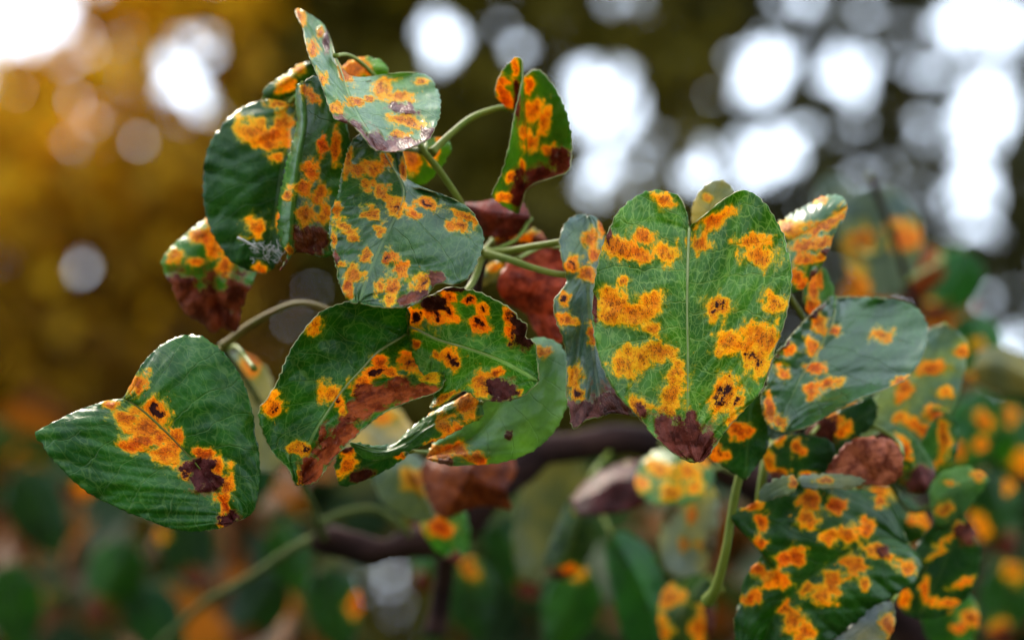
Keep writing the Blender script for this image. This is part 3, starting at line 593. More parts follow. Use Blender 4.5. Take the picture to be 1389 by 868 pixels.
# ---- middle spur: folded leaves, heart shaped leaf
p = at([655], [345], [D0 + .04])[0]
ms_ = thing('pear_spur', 'middle spur with the large heart shaped spotted leaf and the folded leaf', 'leafy spur', p, 'leafy spurs of the pear branch')
stalk('twig', [(640, 640, 14), (646, 560, 11), (648, 470, 6.5), (648, 400, 5), (655, 348, 4)], (6, 5.5), M_BARK, ms_, .1)
stalk('stem', [(655, 343, 4), (690, 352, 3.4), (725, 364, 3), (770, 373, 2.6), (850, 370, 2.4), (905, 335, 2), (930, 310, 1.2)], (5.2, 4), M_STALK, ms_, .04)
stalk('stem', [(655, 346, 4), (640, 385, 3.5), (615, 410, 2.5), (585, 430, 1.8)], (5, 4), M_STALK, ms_, .04)
D1 = leaf(ms_, 'dark maroon dead leaf under the upright lime leaf', [(720, 296, 0), (690, 292, -.2), (660, 290, -.2), (628, 276, .2)], [(708, 275, .3), (680, 270, .3), (650, 275, .3)], [(716, 312, .2), (690, 322, .2), (660, 320, .2), (640, 300, .2)],
     dead=[(675, 295, 130, 70)], depth=5, color=DARK, wilt=.02, deadcol=(.24, .045, .030), stalk_pts=[(662, 343, 4.2), (700, 325, 4.6), (720, 296, 5)])
D2 = leaf(ms_, 'orange brown dead leaf behind the pair of green stems', [(668, 325, 0), (695, 318, 0), (720, 320, 0), (745, 332, 0)], [(680, 312, .2), (705, 306, .2), (730, 312, .2)], [(680, 338, .2), (705, 340, .2), (730, 342, .2)],
     spots=[(700, 320, 34, 10), (725, 322, 16, 9)], dead=[(690, 335, 40, 12), (740, 330, 20, 12)], depth=5.6, color=(.20, .09, .01), wilt=.05, deadcol=BROWN, stalk_pts=[(655, 343, 4), (660, 335, 5), (668, 325, 5.6)])
D3 = leaf(ms_, 'large rust red dead leaf hanging below the pair of green stems', [(760, 335, .4), (735, 370, 0), (728, 410, 0), (745, 468, .4)], [(730, 338, .4), (695, 352, .2), (676, 380, 0), (682, 405, .2), (712, 425, .4), (730, 455, .4)], [(785, 360, .6), (790, 410, .6), (778, 455, .5)],
     dead=[(735, 400, 150, 180)], depth=5.2, color=DARK, wilt=.03, deadcol=(.46, .085, .040), stalk_pts=[(700, 352, 3.6), (735, 335, 4.6), (760, 335, 5.6)])
D4 = leaf(ms_, 'small pale yellow leaf far behind the green stem joint', [(645, 385, 0), (660, 372, 0), (672, 362, 0), (684, 350, 0)], [(648, 372, .2), (662, 360, .2)], [(660, 386, .2), (676, 374, .2)],
     spots=[(668, 362, 14, 7, -30)], depth=6.5, color=(.32, .33, .12), veiny=.1, stalk_pts=[(652, 360, 4.2), (645, 372, 5.5), (645, 385, 6.5)])

B4 = leaf(ms_, 'smooth pale green leaf lying behind the folded leaf', [(712, 465, .4), (690, 530, 0), (645, 590, -.1), (578, 622, 0)], [(690, 470, .6), (645, 520, .5), (600, 580, .3), (585, 608, .1)],
     [(730, 458, .5), (752, 463, .5), (767, 482, .4), (771, 525, .1), (761, 570, -.2), (734, 602, -.4), (703, 620, -.5), (661, 629, -.5), (613, 631, -.4)],
     spots=[(735, 478, 16, 9), (600, 617, 20, 14), (625, 612, 15, 12), (650, 622, 14, 9), (580, 620, 12, 10)], dead=[(690, 590, 5, 6), (604, 628, 12, 6)], color=(.20, .46, .12), depth=2.2, bl=-.2, br=-.5, ruffle=.06, veiny=.12, under=.25,
     stalk_pts=[(650, 400, 5), (685, 435, 4), (712, 465, 2.7)])
B1 = leaf(ms_, 'broad left half leaf whose brown dead margin rolls inwards', [(552, 452, 1.3), (547, 456, 1.1), (513, 477, .7), (492, 499, .5), (468, 525, .3), (447, 554, .2), (423, 594, 0), (411, 629, -.1), (408, 658, -.2)],
     [(556, 425, .9), (540, 410, .6), (510, 405, .4), (475, 409, .3), (454, 415, .2), (433, 425, .1), (412, 449, 0), (392, 480, -.1), (374, 522, -.2), (352, 556, -.3), (356, 584, -.3), (371, 615, -.3), (392, 636, -.2), (400, 656, -.2)],
     [(562, 458, 1.3), (585, 472, 1.1), (602, 500, .7), (597, 528, .1), (565, 541, -.4), (533, 553, -.6), (502, 573, -.7), (475, 598, -.7), (449, 625, -.6), (430, 652, -.4)],
     spots=[(426, 442, 13, 17, 0, .2), (368, 546, 18, 17, 0, .35), (445, 534, 17, 16), (459, 543, 8, 8, 0, .5), (405, 608, 14, 10), (414, 608, 7, 9, 0, .6), (515, 492, 12, 12), (530, 505, 18, 9, 35), (555, 490, 18, 15, 30, .35), (582, 510, 18, 14, 25, .35), (490, 522, 16, 14), (468, 560, 8, 10), (408, 648, 6, 16), (508, 505, 16, 10, 0, .6)],
     dead=[(505, 540, 24, 20), (535, 532, 32, 17, -8), (570, 532, 28, 11, -5), (485, 560, 18, 16), (465, 590, 24, 19, -40), (445, 615, 20, 18, -45), (425, 640, 16, 24, 20), (437, 590, 5, 14)],
     color=(.026, .098, .010), depth=0, bl=.35, br=.55, ruffle=.10, veiny=.55, wilt=.03, deadcol=(.36, .085, .026), midrib=(1.5, .5), stalk_pts=[(585, 430, 1.8), (568, 440, 1.6), (552, 452, 1.3)])
B2 = leaf(ms_, 'bright green half leaf with dark scorched margin over the pale leaf', [(554, 443, 1.2), (566, 447, .8), (595, 461, .5), (633, 472, .3), (675, 487, .2), (709, 505, .1), (731, 518, 0)],
     [(551, 425, .9), (562, 410, .6), (585, 400, .3), (606, 391, 0), (627, 391, -.1), (654, 399, -.2), (682, 413, -.2), (702, 427, -.2), (715, 442, -.1), (713, 457, .1), (725, 465, 0), (728, 485, 0)],
     [(556, 465, 1.2), (566, 495, .9), (588, 532, .6), (582, 556, .4), (606, 545, .2), (630, 530, .1), (648, 540, -.1), (678, 545, -.2), (706, 538, -.2), (722, 526, -.1)],
     spots=[(564, 430, 12, 19, -20, .45), (589, 423, 17, 22, 0, .4), (603, 414, 12, 20, 0, .45), (612, 427, 10, 14, 0, .4), (608, 402, 12, 9, 0, .4), (636, 405, 11, 9, 0, .5), (650, 440, 15, 15, 0, .45), (655, 420, 10, 10, 0, .5), (690, 428, 8, 18, -15, .3), (697, 448, 11, 17, 10, .45), (565, 467, 8, 7), (592, 481, 7, 6), (613, 486, 15, 16, -30, .45), (655, 520, 16, 22, 20), (674, 505, 12, 7), (705, 532, 5, 6), (605, 540, 26, 5, -25)],
     dead=[(588, 410, 18, 11), (622, 391, 20, 5), (710, 458, 16, 15), (704, 436, 9, 14, -40), (680, 528, 22, 17, 10), (690, 535, 18, 10)],
     color=(.075, .30, .012), depth=0, bl=.3, br=.25, ruffle=.09, veiny=.9, deadcol=(.10, .026, .024), midrib=(1.6, .5), stalk_pts=[(585, 430, 1.8), (570, 432, 1.6), (554, 443, 1.2)])
B3 = leaf(ms_, 'narrow rolled leaf edge curving beneath the folded leaf', [(652, 548, .2), (612, 563, .1), (578, 580, 0), (550, 600, 0), (515, 612, -.1), (474, 600, -.1)], [(640, 532, .4), (615, 545, .35), (588, 558, .35), (556, 582, .3), (534, 602, .2), (505, 604, .1)],
     [(655, 564, .1), (634, 575, 0), (613, 588, -.05), (578, 602, -.1), (540, 616, -.15), (510, 624, -.15), (490, 618, -.1)],
     spots=[(632, 548, 14, 22, -20), (605, 575, 14, 18), (622, 582, 10, 13, -30), (590, 598, 18, 5, -25), (580, 560, 8, 4)], color=(.05, .13, .018), depth=.9, bl=-.05, br=-.08, ruffle=.03, veiny=.3, under=.2, stalk_pts=[(690, 500, 3.5), (672, 525, 2.4), (652, 548, 1.1)])
B5 = leaf(ms_, 'small leaf tip with an orange blotch under the rolled edge', [(555, 612, .2), (530, 618, 0), (500, 630, 0), (457, 645, 0)], [(530, 610, .2), (490, 606, .2), (462, 610, .1), (454, 632, 0)], [(548, 622, .1), (528, 635, .1), (492, 652, .1), (462, 659, 0)],
     spots=[(468, 632, 19, 11, -50), (470, 612, 14, 5, -20), (545, 618, 10, 9)], dead=[(490, 645, 16, 8, -20), (468, 606, 8, 8)], color=(.025, .095, .018), depth=1.6, veiny=.2, stalk_pts=[(640, 600, 8), (590, 612, 4), (555, 612, 1.8)])

L2 = leaf(ms_, 'narrow wavy leaf, bluish sky sheen in its colour, standing left of the heart shaped leaf', [(797, 292, .6), (800, 330, .3), (797, 380, 0), (800, 430, 0), (806, 490, -.1), (812, 530, -.2), (818, 565, -.3)],
     [(788, 291, .6), (771, 298, .3), (762, 315, .1), (759, 332, 0), (764, 357, -.1), (769, 379, 0), (762, 394, -.2), (751, 409, -.5), (754, 432, -.4), (763, 457, -.2), (769, 486, -.1), (768, 530, -.2), (772, 553, -.3), (778, 581, -.5), (796, 569, -.4)],
     [(808, 296, .8), (818, 312, .8), (824, 345, .8), (830, 400, .9), (838, 460, .9), (848, 510, .6), (866, 560, 0), (845, 562, -.1), (828, 560, -.2)],
     spots=[(801, 326, 10, 17, -15), (777, 360, 13, 14, -30, .35), (798, 372, 10, 13), (765, 406, 8, 10, 0, .6), (769, 434, 17, 11, 10), (803, 454, 7, 14), (779, 508, 11, 16), (781, 536, 13, 13, 0, .4), (815, 308, 5, 14), (806, 345, 7, 12, 20)],
     dead=[(798, 566, 40, 20), (835, 548, 34, 26), (772, 562, 10, 20)], gloss=.5, tilt=.6, color=(.10, .22, .13), depth=1.5, bl=.2, br=0, ruffle=.10, veiny=.3, deadcol=(.17, .060, .058), stalk_pts=[(655, 341, 4), (685, 341, 3.8), (725, 334, 3.4), (765, 327, 3), (785, 318, 3.2), (797, 296, 3.1)], stalk_r=(5, 4))  # base raised and blued, sky sheen put into the colour
L3 = leaf(ms_, 'pale yellowish leaf tip peeping above the heart shaped leaf', [(968, 330, 0), (965, 300, 0), (968, 270, 0), (980, 244, 0)], [(945, 325, .2), (938, 290, .2), (948, 262, .2), (962, 248, .2)], [(990, 325, .2), (998, 290, .2), (994, 258, .2)],
     spots=[(960, 268, 9, 7)], yellow=.8, color=(.52, .50, .20), depth=3.2, veiny=.2, under=.6, stalk_pts=[(930, 330, 2), (950, 345, 2.8), (968, 330, 3.2)])
L1 = leaf(ms_, 'large heart shaped leaf with many orange spots and a brown dead tip', [(935, 308, .75), (933, 353, .45), (932, 419, .15), (933, 476, 0), (933, 537, -.15), (934, 575, -.25), (946, 628, -.4)],
     [(929, 282, 1.0), (919, 265, 1.15), (896, 259, 1.15), (872, 262, .95), (844, 282, .5), (827, 310, .2), (815, 343, 0), (806, 390, -.2), (804, 428, -.3), (808, 466, -.4), (820, 504, -.5), (839, 537, -.5), (862, 561, -.5), (886, 590, -.5), (914, 614, -.5), (930, 624, -.5)],
     [(957, 291, .6), (980, 272, .5), (1004, 259, .4), (1023, 263, .2), (1042, 282, 0), (1061, 315, -.2), (1070, 343, -.4), (1074, 376, -.6), (1068, 419, -.7), (1058, 457, -.8), (1045, 494, -.8), (1032, 530, -.8), (1009, 556, -.7), (987, 580, -.6), (971, 603, -.5), (957, 622, -.4)],
     spots=[(900, 272, 16, 11, 35), (838, 336, 26, 17), (862, 345, 26, 13, 10), (872, 322, 20, 11, 30), (904, 344, 18, 16), (846, 381, 11, 8), (830, 412, 26, 22), (855, 425, 34, 18), (886, 408, 18, 16), (828, 430, 22, 14), (886, 446, 15, 10), (850, 496, 20, 22, 40), (886, 478, 32, 19), (866, 484, 24, 17), (919, 508, 17, 19), (912, 538, 19, 19), (904, 556, 12, 12), (866, 551, 18, 17, 0, .3),
            (972, 298, 30, 11, -28), (950, 330, 15, 13), (1027, 328, 28, 13), (1033, 349, 28, 18), (973, 417, 21, 19, 0, .28), (1050, 412, 20, 19), (988, 467, 22, 17, 10), (1033, 455, 28, 21), (1028, 487, 24, 24, 0, .42), (985, 538, 22, 30, 10, .48), (998, 548, 16, 14, 0, .4), (1015, 468, 18, 14), (992, 574, 12, 9)],
     dead=[(914, 592, 36, 22, 30), (938, 600, 32, 26), (938, 575, 10, 16), (900, 576, 16, 16), (950, 612, 22, 18), (870, 558, 9, 10), (806, 420, 4, 20), (825, 316, 4, 12)],
     yellow=.6, gloss=.30, tilt=.12, color=(.075, .155, .010), depth=0, bl=.25, br=.35, ruffle=.09, veiny=1.15, deadcol=(.18, .046, .036), midrib=(2.2, .6), step=3.6)

# ---- left leaf with its own long stalk
p = at([430], [735], [D0 + .12])[0]
lf = thing('pear_spur', 'left spur ending in the big dark leaf with orange patches along its midrib', 'leafy spur', p, 'leafy spurs of the pear branch')
stalk('twig', [(445, 736, 17.5), (432, 716, 16.5), (426, 690, 15), (400, 640, 14.5), (365, 570, 12.5), (330, 510, 9.5), (300, 472, 6.4)], (5, 4.2), M_STALK_SHADE, lf, .05)
stalk('stem', [(300, 472, 6.4), (335, 444, 6.4), (370, 424, 6.2), (405, 412, 6), (440, 418, 5.6), (480, 440, 5)], (5.4, 4), M_STALKRED, lf, .04)
stalk('stem', [(432, 728, 17.5), (395, 745, 19), (340, 782, 22), (285, 812, 25), (240, 852, 27), (190, 900, 30)], (6, 5), M_STALK_SHADE, lf, .05)
stalk('stem', [(432, 712, 16.5), (470, 695, 17), (510, 692, 17.5), (545, 715, 17.5), (560, 738, 17.5)], (6, 6), M_STALK_SHADE, lf, .05)
C1 = leaf(lf, 'big dark green leaf with orange patches along its brown midrib', [(168, 541, .3), (192, 556, .2), (224, 585, 0), (251, 613, -.1), (265, 628, -.15), (290, 662, -.2), (318, 708, -.3)],
     [(179, 519, .5), (196, 490, .8), (223, 466, .95), (251, 455, .95), (279, 459, .85), (306, 482, .65), (327, 513, .5), (339, 547, .4), (347, 586, .2), (352, 630, 0), (350, 668, -.1), (341, 696, -.2)],
     [(144, 544, .35), (99, 560, .3), (61, 579, .2), (48, 589, .1), (58, 606, 0), (82, 634, -.2), (116, 665, -.5), (161, 689, -.7), (203, 706, -.8), (237, 717, -.8), (268, 720, -.7), (300, 715, -.5)],
     spots=[(188, 522, 20, 12, -45), (150, 550, 12, 6), (178, 568, 26, 17, 20), (200, 580, 26, 20, 25), (188, 600, 26, 14), (215, 590, 18, 14), (228, 612, 18, 20, 20), (212, 557, 18, 20, 30, .5), (240, 590, 10, 10), (200, 598, 20, 9, 0, 0), (276, 618, 16, 12, 10), (292, 634, 20, 18, 40), (308, 655, 10, 16), (252, 640, 8, 12), (300, 675, 14, 8), (306, 690, 8, 14), (303, 706, 7, 9)],
     dead=[(275, 645, 24, 23, 20), (290, 655, 14, 14), (262, 632, 11, 10), (312, 704, 14, 11)], yellow=-.35, color=(.020, .078, .008), depth=-.2, bl=-.3, br=-.3, ruffle=.07, veiny=.35, deadcol=(.11, .026, .030), midrib=(2.6, .8, M_STALKRED),
     stalk_pts=[(300, 472, 6.4), (270, 498, 5), (225, 525, 3), (190, 545, 1.6), (168, 541, .1)], stalk_mat=M_STALKRED)
leaf(lf, 'blurred pale green leaf with one orange spot behind the big dark leaf', [(305, 480, 0), (325, 520, .3), (345, 570, .3), (372, 640, .3)], [(290, 500, .5), (300, 545, .5), (325, 600, .5), (350, 638, .4)], [(330, 478, .5), (362, 500, .5), (378, 560, .5), (385, 620, .4)],
     spots=[(340, 492, 16, 18)], color=(.36, .38, .22), depth=11, step=7, under=.5, veiny=.1, stalk_pts=[(345, 500, 4.6), (320, 470, 7), (305, 480, 9)])

leaf(lf, 'cream coloured blurred leaf seen through the gap under the folded leaf', [(455, 545, 0), (480, 575, .3), (505, 600, .3), (540, 640, .3)], [(430, 560, .5), (440, 600, .5), (480, 640, .5)], [(490, 540, .5), (535, 550, .5), (560, 590, .5)],
     spots=[(520, 565, 20, 12)], color=(.62, .60, .44), depth=13, step=8, under=.5, veiny=.1, stalk_pts=[(410, 650, 13.3), (425, 580, 13.5), (455, 545, 13)], stalk_mat=M_STALK_SHADE)

# ---- right spur
p = at([1060], [680], [D0 + .07])[0]
rt = thing('pear_spur', 'right spur with a crowd of blurred spotted leaves and a glossy teal leaf', 'leafy spur', p, 'leafy spurs of the pear branch')
stalk('twig', [(1060, 690, 19.5), (1062, 660, 12), (1070, 620, 7), (1095, 560, 6), (1120, 480, 6), (1135, 420, 5.6)], (8, 5), M_BARK, rt, .1)
stalk('stem', [(960, 815, 5), (972, 795, 4.5), (985, 745, 4), (992, 700, 4), (1002, 650, 4), (1015, 615, 4.4), (1060, 600, 6.2)], (7, 5), M_STALK, rt, .05)
stalk('stem', [(1045, 600, 6), (1036, 640, 5.6), (1030, 690, 6), (1040, 730, 12), (1058, 700, 19)], (6, 5), M_STALK, rt, .05)
L4 = leaf(rt, 'pointed leaf of orange and green patches just right of the heart shaped leaf', [(1045, 342, .6), (1075, 326, .2), (1110, 306, 0), (1149, 280, 0)], [(1050, 308, .8), (1072, 292, .7), (1102, 275, .6), (1122, 266, .5), (1143, 268, .3)],
     [(1052, 370, .6), (1064, 398, .5), (1078, 396, .3), (1092, 388, .2), (1108, 369, 0), (1120, 352, -.2), (1126, 335, -.2), (1131, 318, -.2), (1143, 300, -.1)],
     spots=[(1070, 311, 22, 13), (1113, 273, 12, 6, -15), (1130, 298, 26, 9, -40), (1110, 310, 20, 10, -20), (1090, 334, 20, 12), (1117, 330, 14, 12), (1095, 352, 18, 10), (1112, 350, 10, 8), (1082, 374, 14, 12), (1088, 388, 8, 7)], dead=[(1122, 342, 7, 5), (1104, 372, 6, 8, 40)], gloss=0.7, tilt=.5, color=(.05, .12, .06), depth=3.4, veiny=.1, bl=-.2, br=-.2,
     stalk_pts=[(1120, 470, 6), (1090, 430, 5.8), (1060, 380, 4.6), (1045, 342, 4)])
L5 = leaf(rt, 'narrow twisted leaf with pale rolled edge above the glossy leaf', [(1110, 362, .3), (1106, 390, .2), (1106, 415, 0), (1118, 445, .2)], [(1096, 374, 0), (1090, 400, 0), (1096, 425, 0)], [(1120, 366, .3), (1131, 392, .2), (1133, 420, .1), (1130, 436, .1)],
     spots=[(1104, 395, 7, 26), (1112, 380, 4, 20), (1100, 415, 8, 12)], color=(.07, .15, .06), depth=4.4, veiny=.1, under=.3, stalk_pts=[(1125, 455, 6), (1124, 410, 5.4), (1110, 362, 4.7)])
L7 = leaf(rt, 'pale green blurred leaf with orange spots behind the glossy leaf', [(1282, 440, 0), (1258, 500, 0), (1230, 560, 0), (1185, 618, 0)], [(1254, 450, .3), (1220, 490, .3), (1185, 540, .3), (1165, 590, .2)], [(1311, 462, .3), (1309, 498, .3), (1296, 544, .2), (1276, 575, .1), (1250, 610, .1), (1215, 625, 0)],
     spots=[(1303, 478, 12, 10), (1262, 500, 30, 9, -15), (1225, 530, 12, 18), (1283, 532, 18, 9), (1265, 560, 16, 10), (1250, 580, 24, 10, 25), (1220, 565, 12, 8)], color=(.30, .44, .24), depth=8, veiny=.1, step=6, under=.3, stalk_pts=[(1120, 480, 6), (1200, 475, 8.5), (1255, 455, 9), (1282, 440, 8)])
leaf(rt, 'blurred leaf edge with a long orange band below the pale green leaf', [(1285, 560, 0), (1283, 590, 0), (1270, 625, 0), (1240, 665, 0)], [(1265, 570, .2), (1250, 600, .2), (1235, 640, .2)], [(1297, 575, .2), (1298, 605, .2), (1288, 640, .2), (1262, 665, .1)],
     spots=[(1280, 600, 9, 32), (1262, 635, 26, 8, -30), (1245, 655, 10, 12)], color=(.05, .12, .06), depth=7.6, veiny=.1, step=6, stalk_pts=[(1250, 560, 8.2), (1270, 555, 8), (1285, 560, 7.6)])
L6 = leaf(rt, 'large glossy leaf, teal sky sheen in its colour, with a single orange spot on its right lobe', [(1134, 404, .6), (1128, 440, .4), (1106, 480, .2), (1082, 520, 0), (1066, 560, -.1), (1067, 586, -.2)],
     [(1128, 402, .3), (1112, 416, 0), (1093, 434, -.2), (1068, 462, -.4), (1051, 484, -.5), (1040, 520, -.5), (1033, 543, -.5), (1040, 573, -.4), (1054, 583, -.3)],
     [(1156, 403, 1.4), (1199, 405, 1.7), (1233, 412, 1.6), (1254, 431, 1.2), (1258, 456, .8), (1249, 487, .3), (1227, 515, -.1), (1187, 533, -.5), (1155, 545, -.6), (1109, 571, -.5), (1085, 582, -.4)],
     spots=[(1197, 454, 20, 11), (1107, 499, 14, 9), (1132, 448, 9, 7), (1102, 530, 12, 14), (1122, 521, 14, 9), (1136, 517, 13, 6), (1102, 469, 10, 13), (1060, 505, 12, 13), (1111, 440, 11, 15), (1070, 475, 12, 10), (1043, 555, 8, 22), (1058, 572, 12, 11), (1220, 518, 14, 6, -25)], dead=[(1105, 424, 14, 4, -40), (1062, 470, 16, 4, -50)], gloss=0.75, tilt=.5, color=(.034, .090, .055), depth=3.6, bl=.15, br=.5, veiny=.12, ruffle=.12, midrib=(1.5, .6), stalk_pts=[(1136, 425, 5.9), (1138, 410, 5.5), (1134, 404, 4.8)])  # teal base carries the sky reflection as colour
L14 = leaf(rt, 'purplish leaf with orange spots under the glossy leaf edge', [(1190, 552, .2), (1160, 570, 0), (1125, 592, 0), (1085, 612, 0)], [(1180, 540, .2), (1140, 556, .2), (1100, 578, .2)], [(1186, 572, .2), (1160, 596, .1), (1125, 615, 0)],
     spots=[(1130, 567, 14, 10), (1142, 583, 16, 12, -20), (1118, 600, 8, 5)], dead=[(1108, 588, 22, 20), (1125, 578, 10, 14)], color=(.03, .07, .04), depth=5.4, veiny=.1, stalk_pts=[(1110, 520, 6.2), (1170, 545, 6.4), (1190, 552, 5.6)])
L11 = leaf(rt, 'dark leaf with two orange spots poking out below the heart shaped leaf', [(1020, 530, .2), (1016, 570, 0), (1014, 610, 0), (1011, 651, 0)], [(985, 545, .2), (965, 585, .2), (958, 615, .2), (984, 634, .1)], [(1040, 545, .2), (1044, 580, .2), (1040, 610, .1), (1027, 630, .1)],
     spots=[(1002, 584, 18, 13), (975, 615, 15, 13, 0, .35), (968, 630, 8, 14), (968, 600, 6, 10)], color=(.018, .068, .016), depth=3.2, veiny=.15, stalk_pts=[(1085, 580, 6.4), (1060, 545, 4.6), (1020, 530, 3.4)])
L13 = leaf(rt, 'dark green leaf edged with orange below the glossy leaf', [(1100, 590, .2), (1080, 615, 0), (1072, 640, 0), (1082, 668, 0)], [(1070, 590, .2), (1042, 605, .2), (1036, 625, .1), (1050, 650, 0)], [(1128, 600, .2), (1130, 625, .2), (1115, 650, .1)],
     spots=[(1056, 592, 14, 12), (1043, 622, 9, 18, -20), (1058, 642, 14, 7), (1082, 608, 11, 13), (1095, 645, 13, 7)], dead=[(1050, 650, 12, 8)], color=(.018, .060, .026), depth=4.6, veiny=.1, stalk_pts=[(1095, 560, 6), (1110, 575, 5.6), (1100, 590, 4.8)])
L12 = leaf(rt, 'crumpled salmon brown dead leaf above the large spotted lower leaf', [(1225, 618, .2), (1190, 622, 0), (1160, 628, 0), (1120, 640, .2)], [(1210, 598, .3), (1175, 592, .2), (1145, 605, .2)], [(1222, 645, .1), (1200, 658, 0), (1165, 655, 0), (1135, 650, 0)],
     dead=[(1175, 625, 150, 90)], color=DARK, depth=4.2, wilt=.06, deadcol=(.50, .17, .10), stalk_pts=[(1150, 560, 6.2), (1215, 595, 5.4), (1225, 618, 4.4)])
leaf(rt, 'maroon shaded leaf between the crumpled leaf and the pale green leaf', [(1195, 585, 0), (1215, 600, 0), (1240, 630, 0), (1255, 668, 0)], [(1180, 600, .2), (1205, 640, .2), (1235, 668, .2)], [(1220, 580, .2), (1250, 605, .2), (1268, 640, .2)],
     spots=[(1225, 610, 10, 26, -25)], dead=[(1195, 605, 20, 18), (1250, 650, 22, 18)], color=(.03, .08, .03), depth=6.2, step=6, deadcol=(.16, .05, .055), stalk_pts=[(1180, 580, 6.5), (1188, 580, 6.4), (1195, 585, 6.2)])
L8 = leaf(rt, 'blurred folded leaf with pale rim at the far right of the spur', [(1262, 690, 0), (1285, 672, 0), (1310, 658, 0), (1342, 650, 0)], [(1262, 660, .3), (1280, 640, .3), (1310, 632, .3), (1332, 640, .2)], [(1275, 715, .2), (1300, 705, .2), (1325, 675, .1)],
     spots=[(1328, 645, 14, 8), (1290, 655, 10, 5), (1282, 690, 14, 12)], color=(.10, .17, .09), depth=7, step=6, veiny=.1, under=.3, stalk_mat=M_STALK_SHADE, stalk_pts=[(1200, 640, 6.6), (1230, 690, 7.2), (1262, 690, 7)])
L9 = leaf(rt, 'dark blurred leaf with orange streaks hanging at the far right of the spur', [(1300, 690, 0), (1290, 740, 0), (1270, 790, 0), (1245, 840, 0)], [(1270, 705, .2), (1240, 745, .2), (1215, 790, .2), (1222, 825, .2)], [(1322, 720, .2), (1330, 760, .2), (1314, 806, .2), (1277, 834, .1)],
     spots=[(1290, 725, 26, 6, -45), (1270, 750, 20, 6, -35), (1305, 790, 20, 7, -20), (1255, 800, 8, 20), (1228, 812, 7, 16), (1285, 818, 16, 6), (1262, 815, 10, 7)], dead=[(1312, 722, 18, 16)], color=(.016, .052, .020), depth=7.2, step=6, veiny=.1, stalk_mat=M_STALK_SHADE, stalk_pts=[(1250, 690, 7.2), (1275, 680, 7.3), (1300, 690, 7.2)])
L10 = leaf(rt, 'largest lower leaf, dark green with scattered orange spots and folded sides', [(1232, 738, 1.2), (1199, 730, .8), (1160, 745, .4), (1120, 768, .2), (1080, 800, 0), (1045, 845, 0), (1030, 905, 0)],
     [(1222, 712, 1.6), (1202, 680, 1.5), (1177, 666, 1.2), (1144, 663, .8), (1112, 660, .6), (1081, 664, .4), (1032, 678, 0), (992, 699, -.2), (1018, 731, 0), (1034, 751, .2), (1010, 784, 0), (1004, 816, -.1), (996, 845, -.2), (1005, 890, -.2)],
     [(1249, 762, 1.2), (1243, 786, .8), (1208, 811, .3), (1172, 836, 0), (1145, 855, -.2), (1110, 880, -.3), (1060, 905, -.3)],
     spots=[(1134, 686, 14, 13), (1098, 680, 16, 16), (1094, 705, 16, 14), (1033, 707, 11, 16), (1020, 686, 14, 6, -15), (1030, 734, 12, 10), (1127, 728, 14, 13), (1148, 724, 14, 15), (1174, 715, 11, 15), (1066, 758, 16, 10, -10), (1080, 752, 14, 15), (1028, 772, 12, 11), (1052, 785, 20, 14), (1020, 810, 15, 13), (1128, 790, 18, 18), (1118, 808, 18, 14), (1095, 800, 14, 10), (1158, 765, 18, 18), (1172, 790, 8, 10), (1190, 748, 22, 12, 20), (1230, 770, 18, 10, 25), (1075, 840, 14, 22), (1090, 858, 14, 18), (1065, 825, 10, 12, 0, .5), (1194, 682, 10, 10)],
     dead=[(1197, 748, 9, 8)], color=(.018, .062, .008), depth=4.2, bl=-.3, br=-.25, ruffle=.12, veiny=.12, stalk_pts=[(1150, 640, 8), (1170, 690, 6), (1205, 720, 5.9), (1232, 738, 5.4)])
leaf(rt, 'pale lavender grey underside of a leaf beneath the largest lower leaf', [(1210, 815, .2), (1190, 838, 0), (1160, 862, 0), (1120, 895, 0)], [(1185, 822, .2), (1150, 850, .2), (1115, 878, .2)], [(1214, 835, .2), (1205, 865, .2), (1160, 895, .1)],
     spots=[(1203, 846, 10, 16), (1212, 862, 10, 10)], color=(.30, .31, .33), depth=4, veiny=.15, under=.9, stalk_pts=[(1228, 770, 5.4), (1222, 795, 5), (1210, 815, 4.2)])
leaf(rt, 'thin pale leaf rim lying across the top of the largest lower leaf', [(1080, 652, 0), (1115, 653, 0), (1150, 655, 0), (1175, 652, 0)], [(1090, 645, .2), (1120, 643, .3), (1155, 645, .2)], [(1095, 662, -.1), (1125, 662, -.1), (1155, 662, 0)],
     spots=[(1118, 652, 14, 5)], color=(.28, .33, .20), depth=3.6, veiny=.1, under=.7, stalk_pts=[(1066, 640, 8.5), (1070, 650, 5), (1080, 652, 3.6)])
leaf(rt, 'small light green leaf edge left of the thin pale rim', [(1082, 655, 0), (1068, 658, 0), (1050, 666, 0), (1030, 678, 0)], [(1075, 645, .2), (1050, 650, .2), (1032, 664, .1)], [(1075, 668, -.1), (1055, 674, -.1), (1040, 680, 0)],
     spots=[(1076, 655, 6, 9)], color=(.16, .24, .12), depth=3.4, veiny=.1, under=.5, stalk_pts=[(1072, 630, 7), (1084, 645, 4.6), (1082, 655, 3.5)])
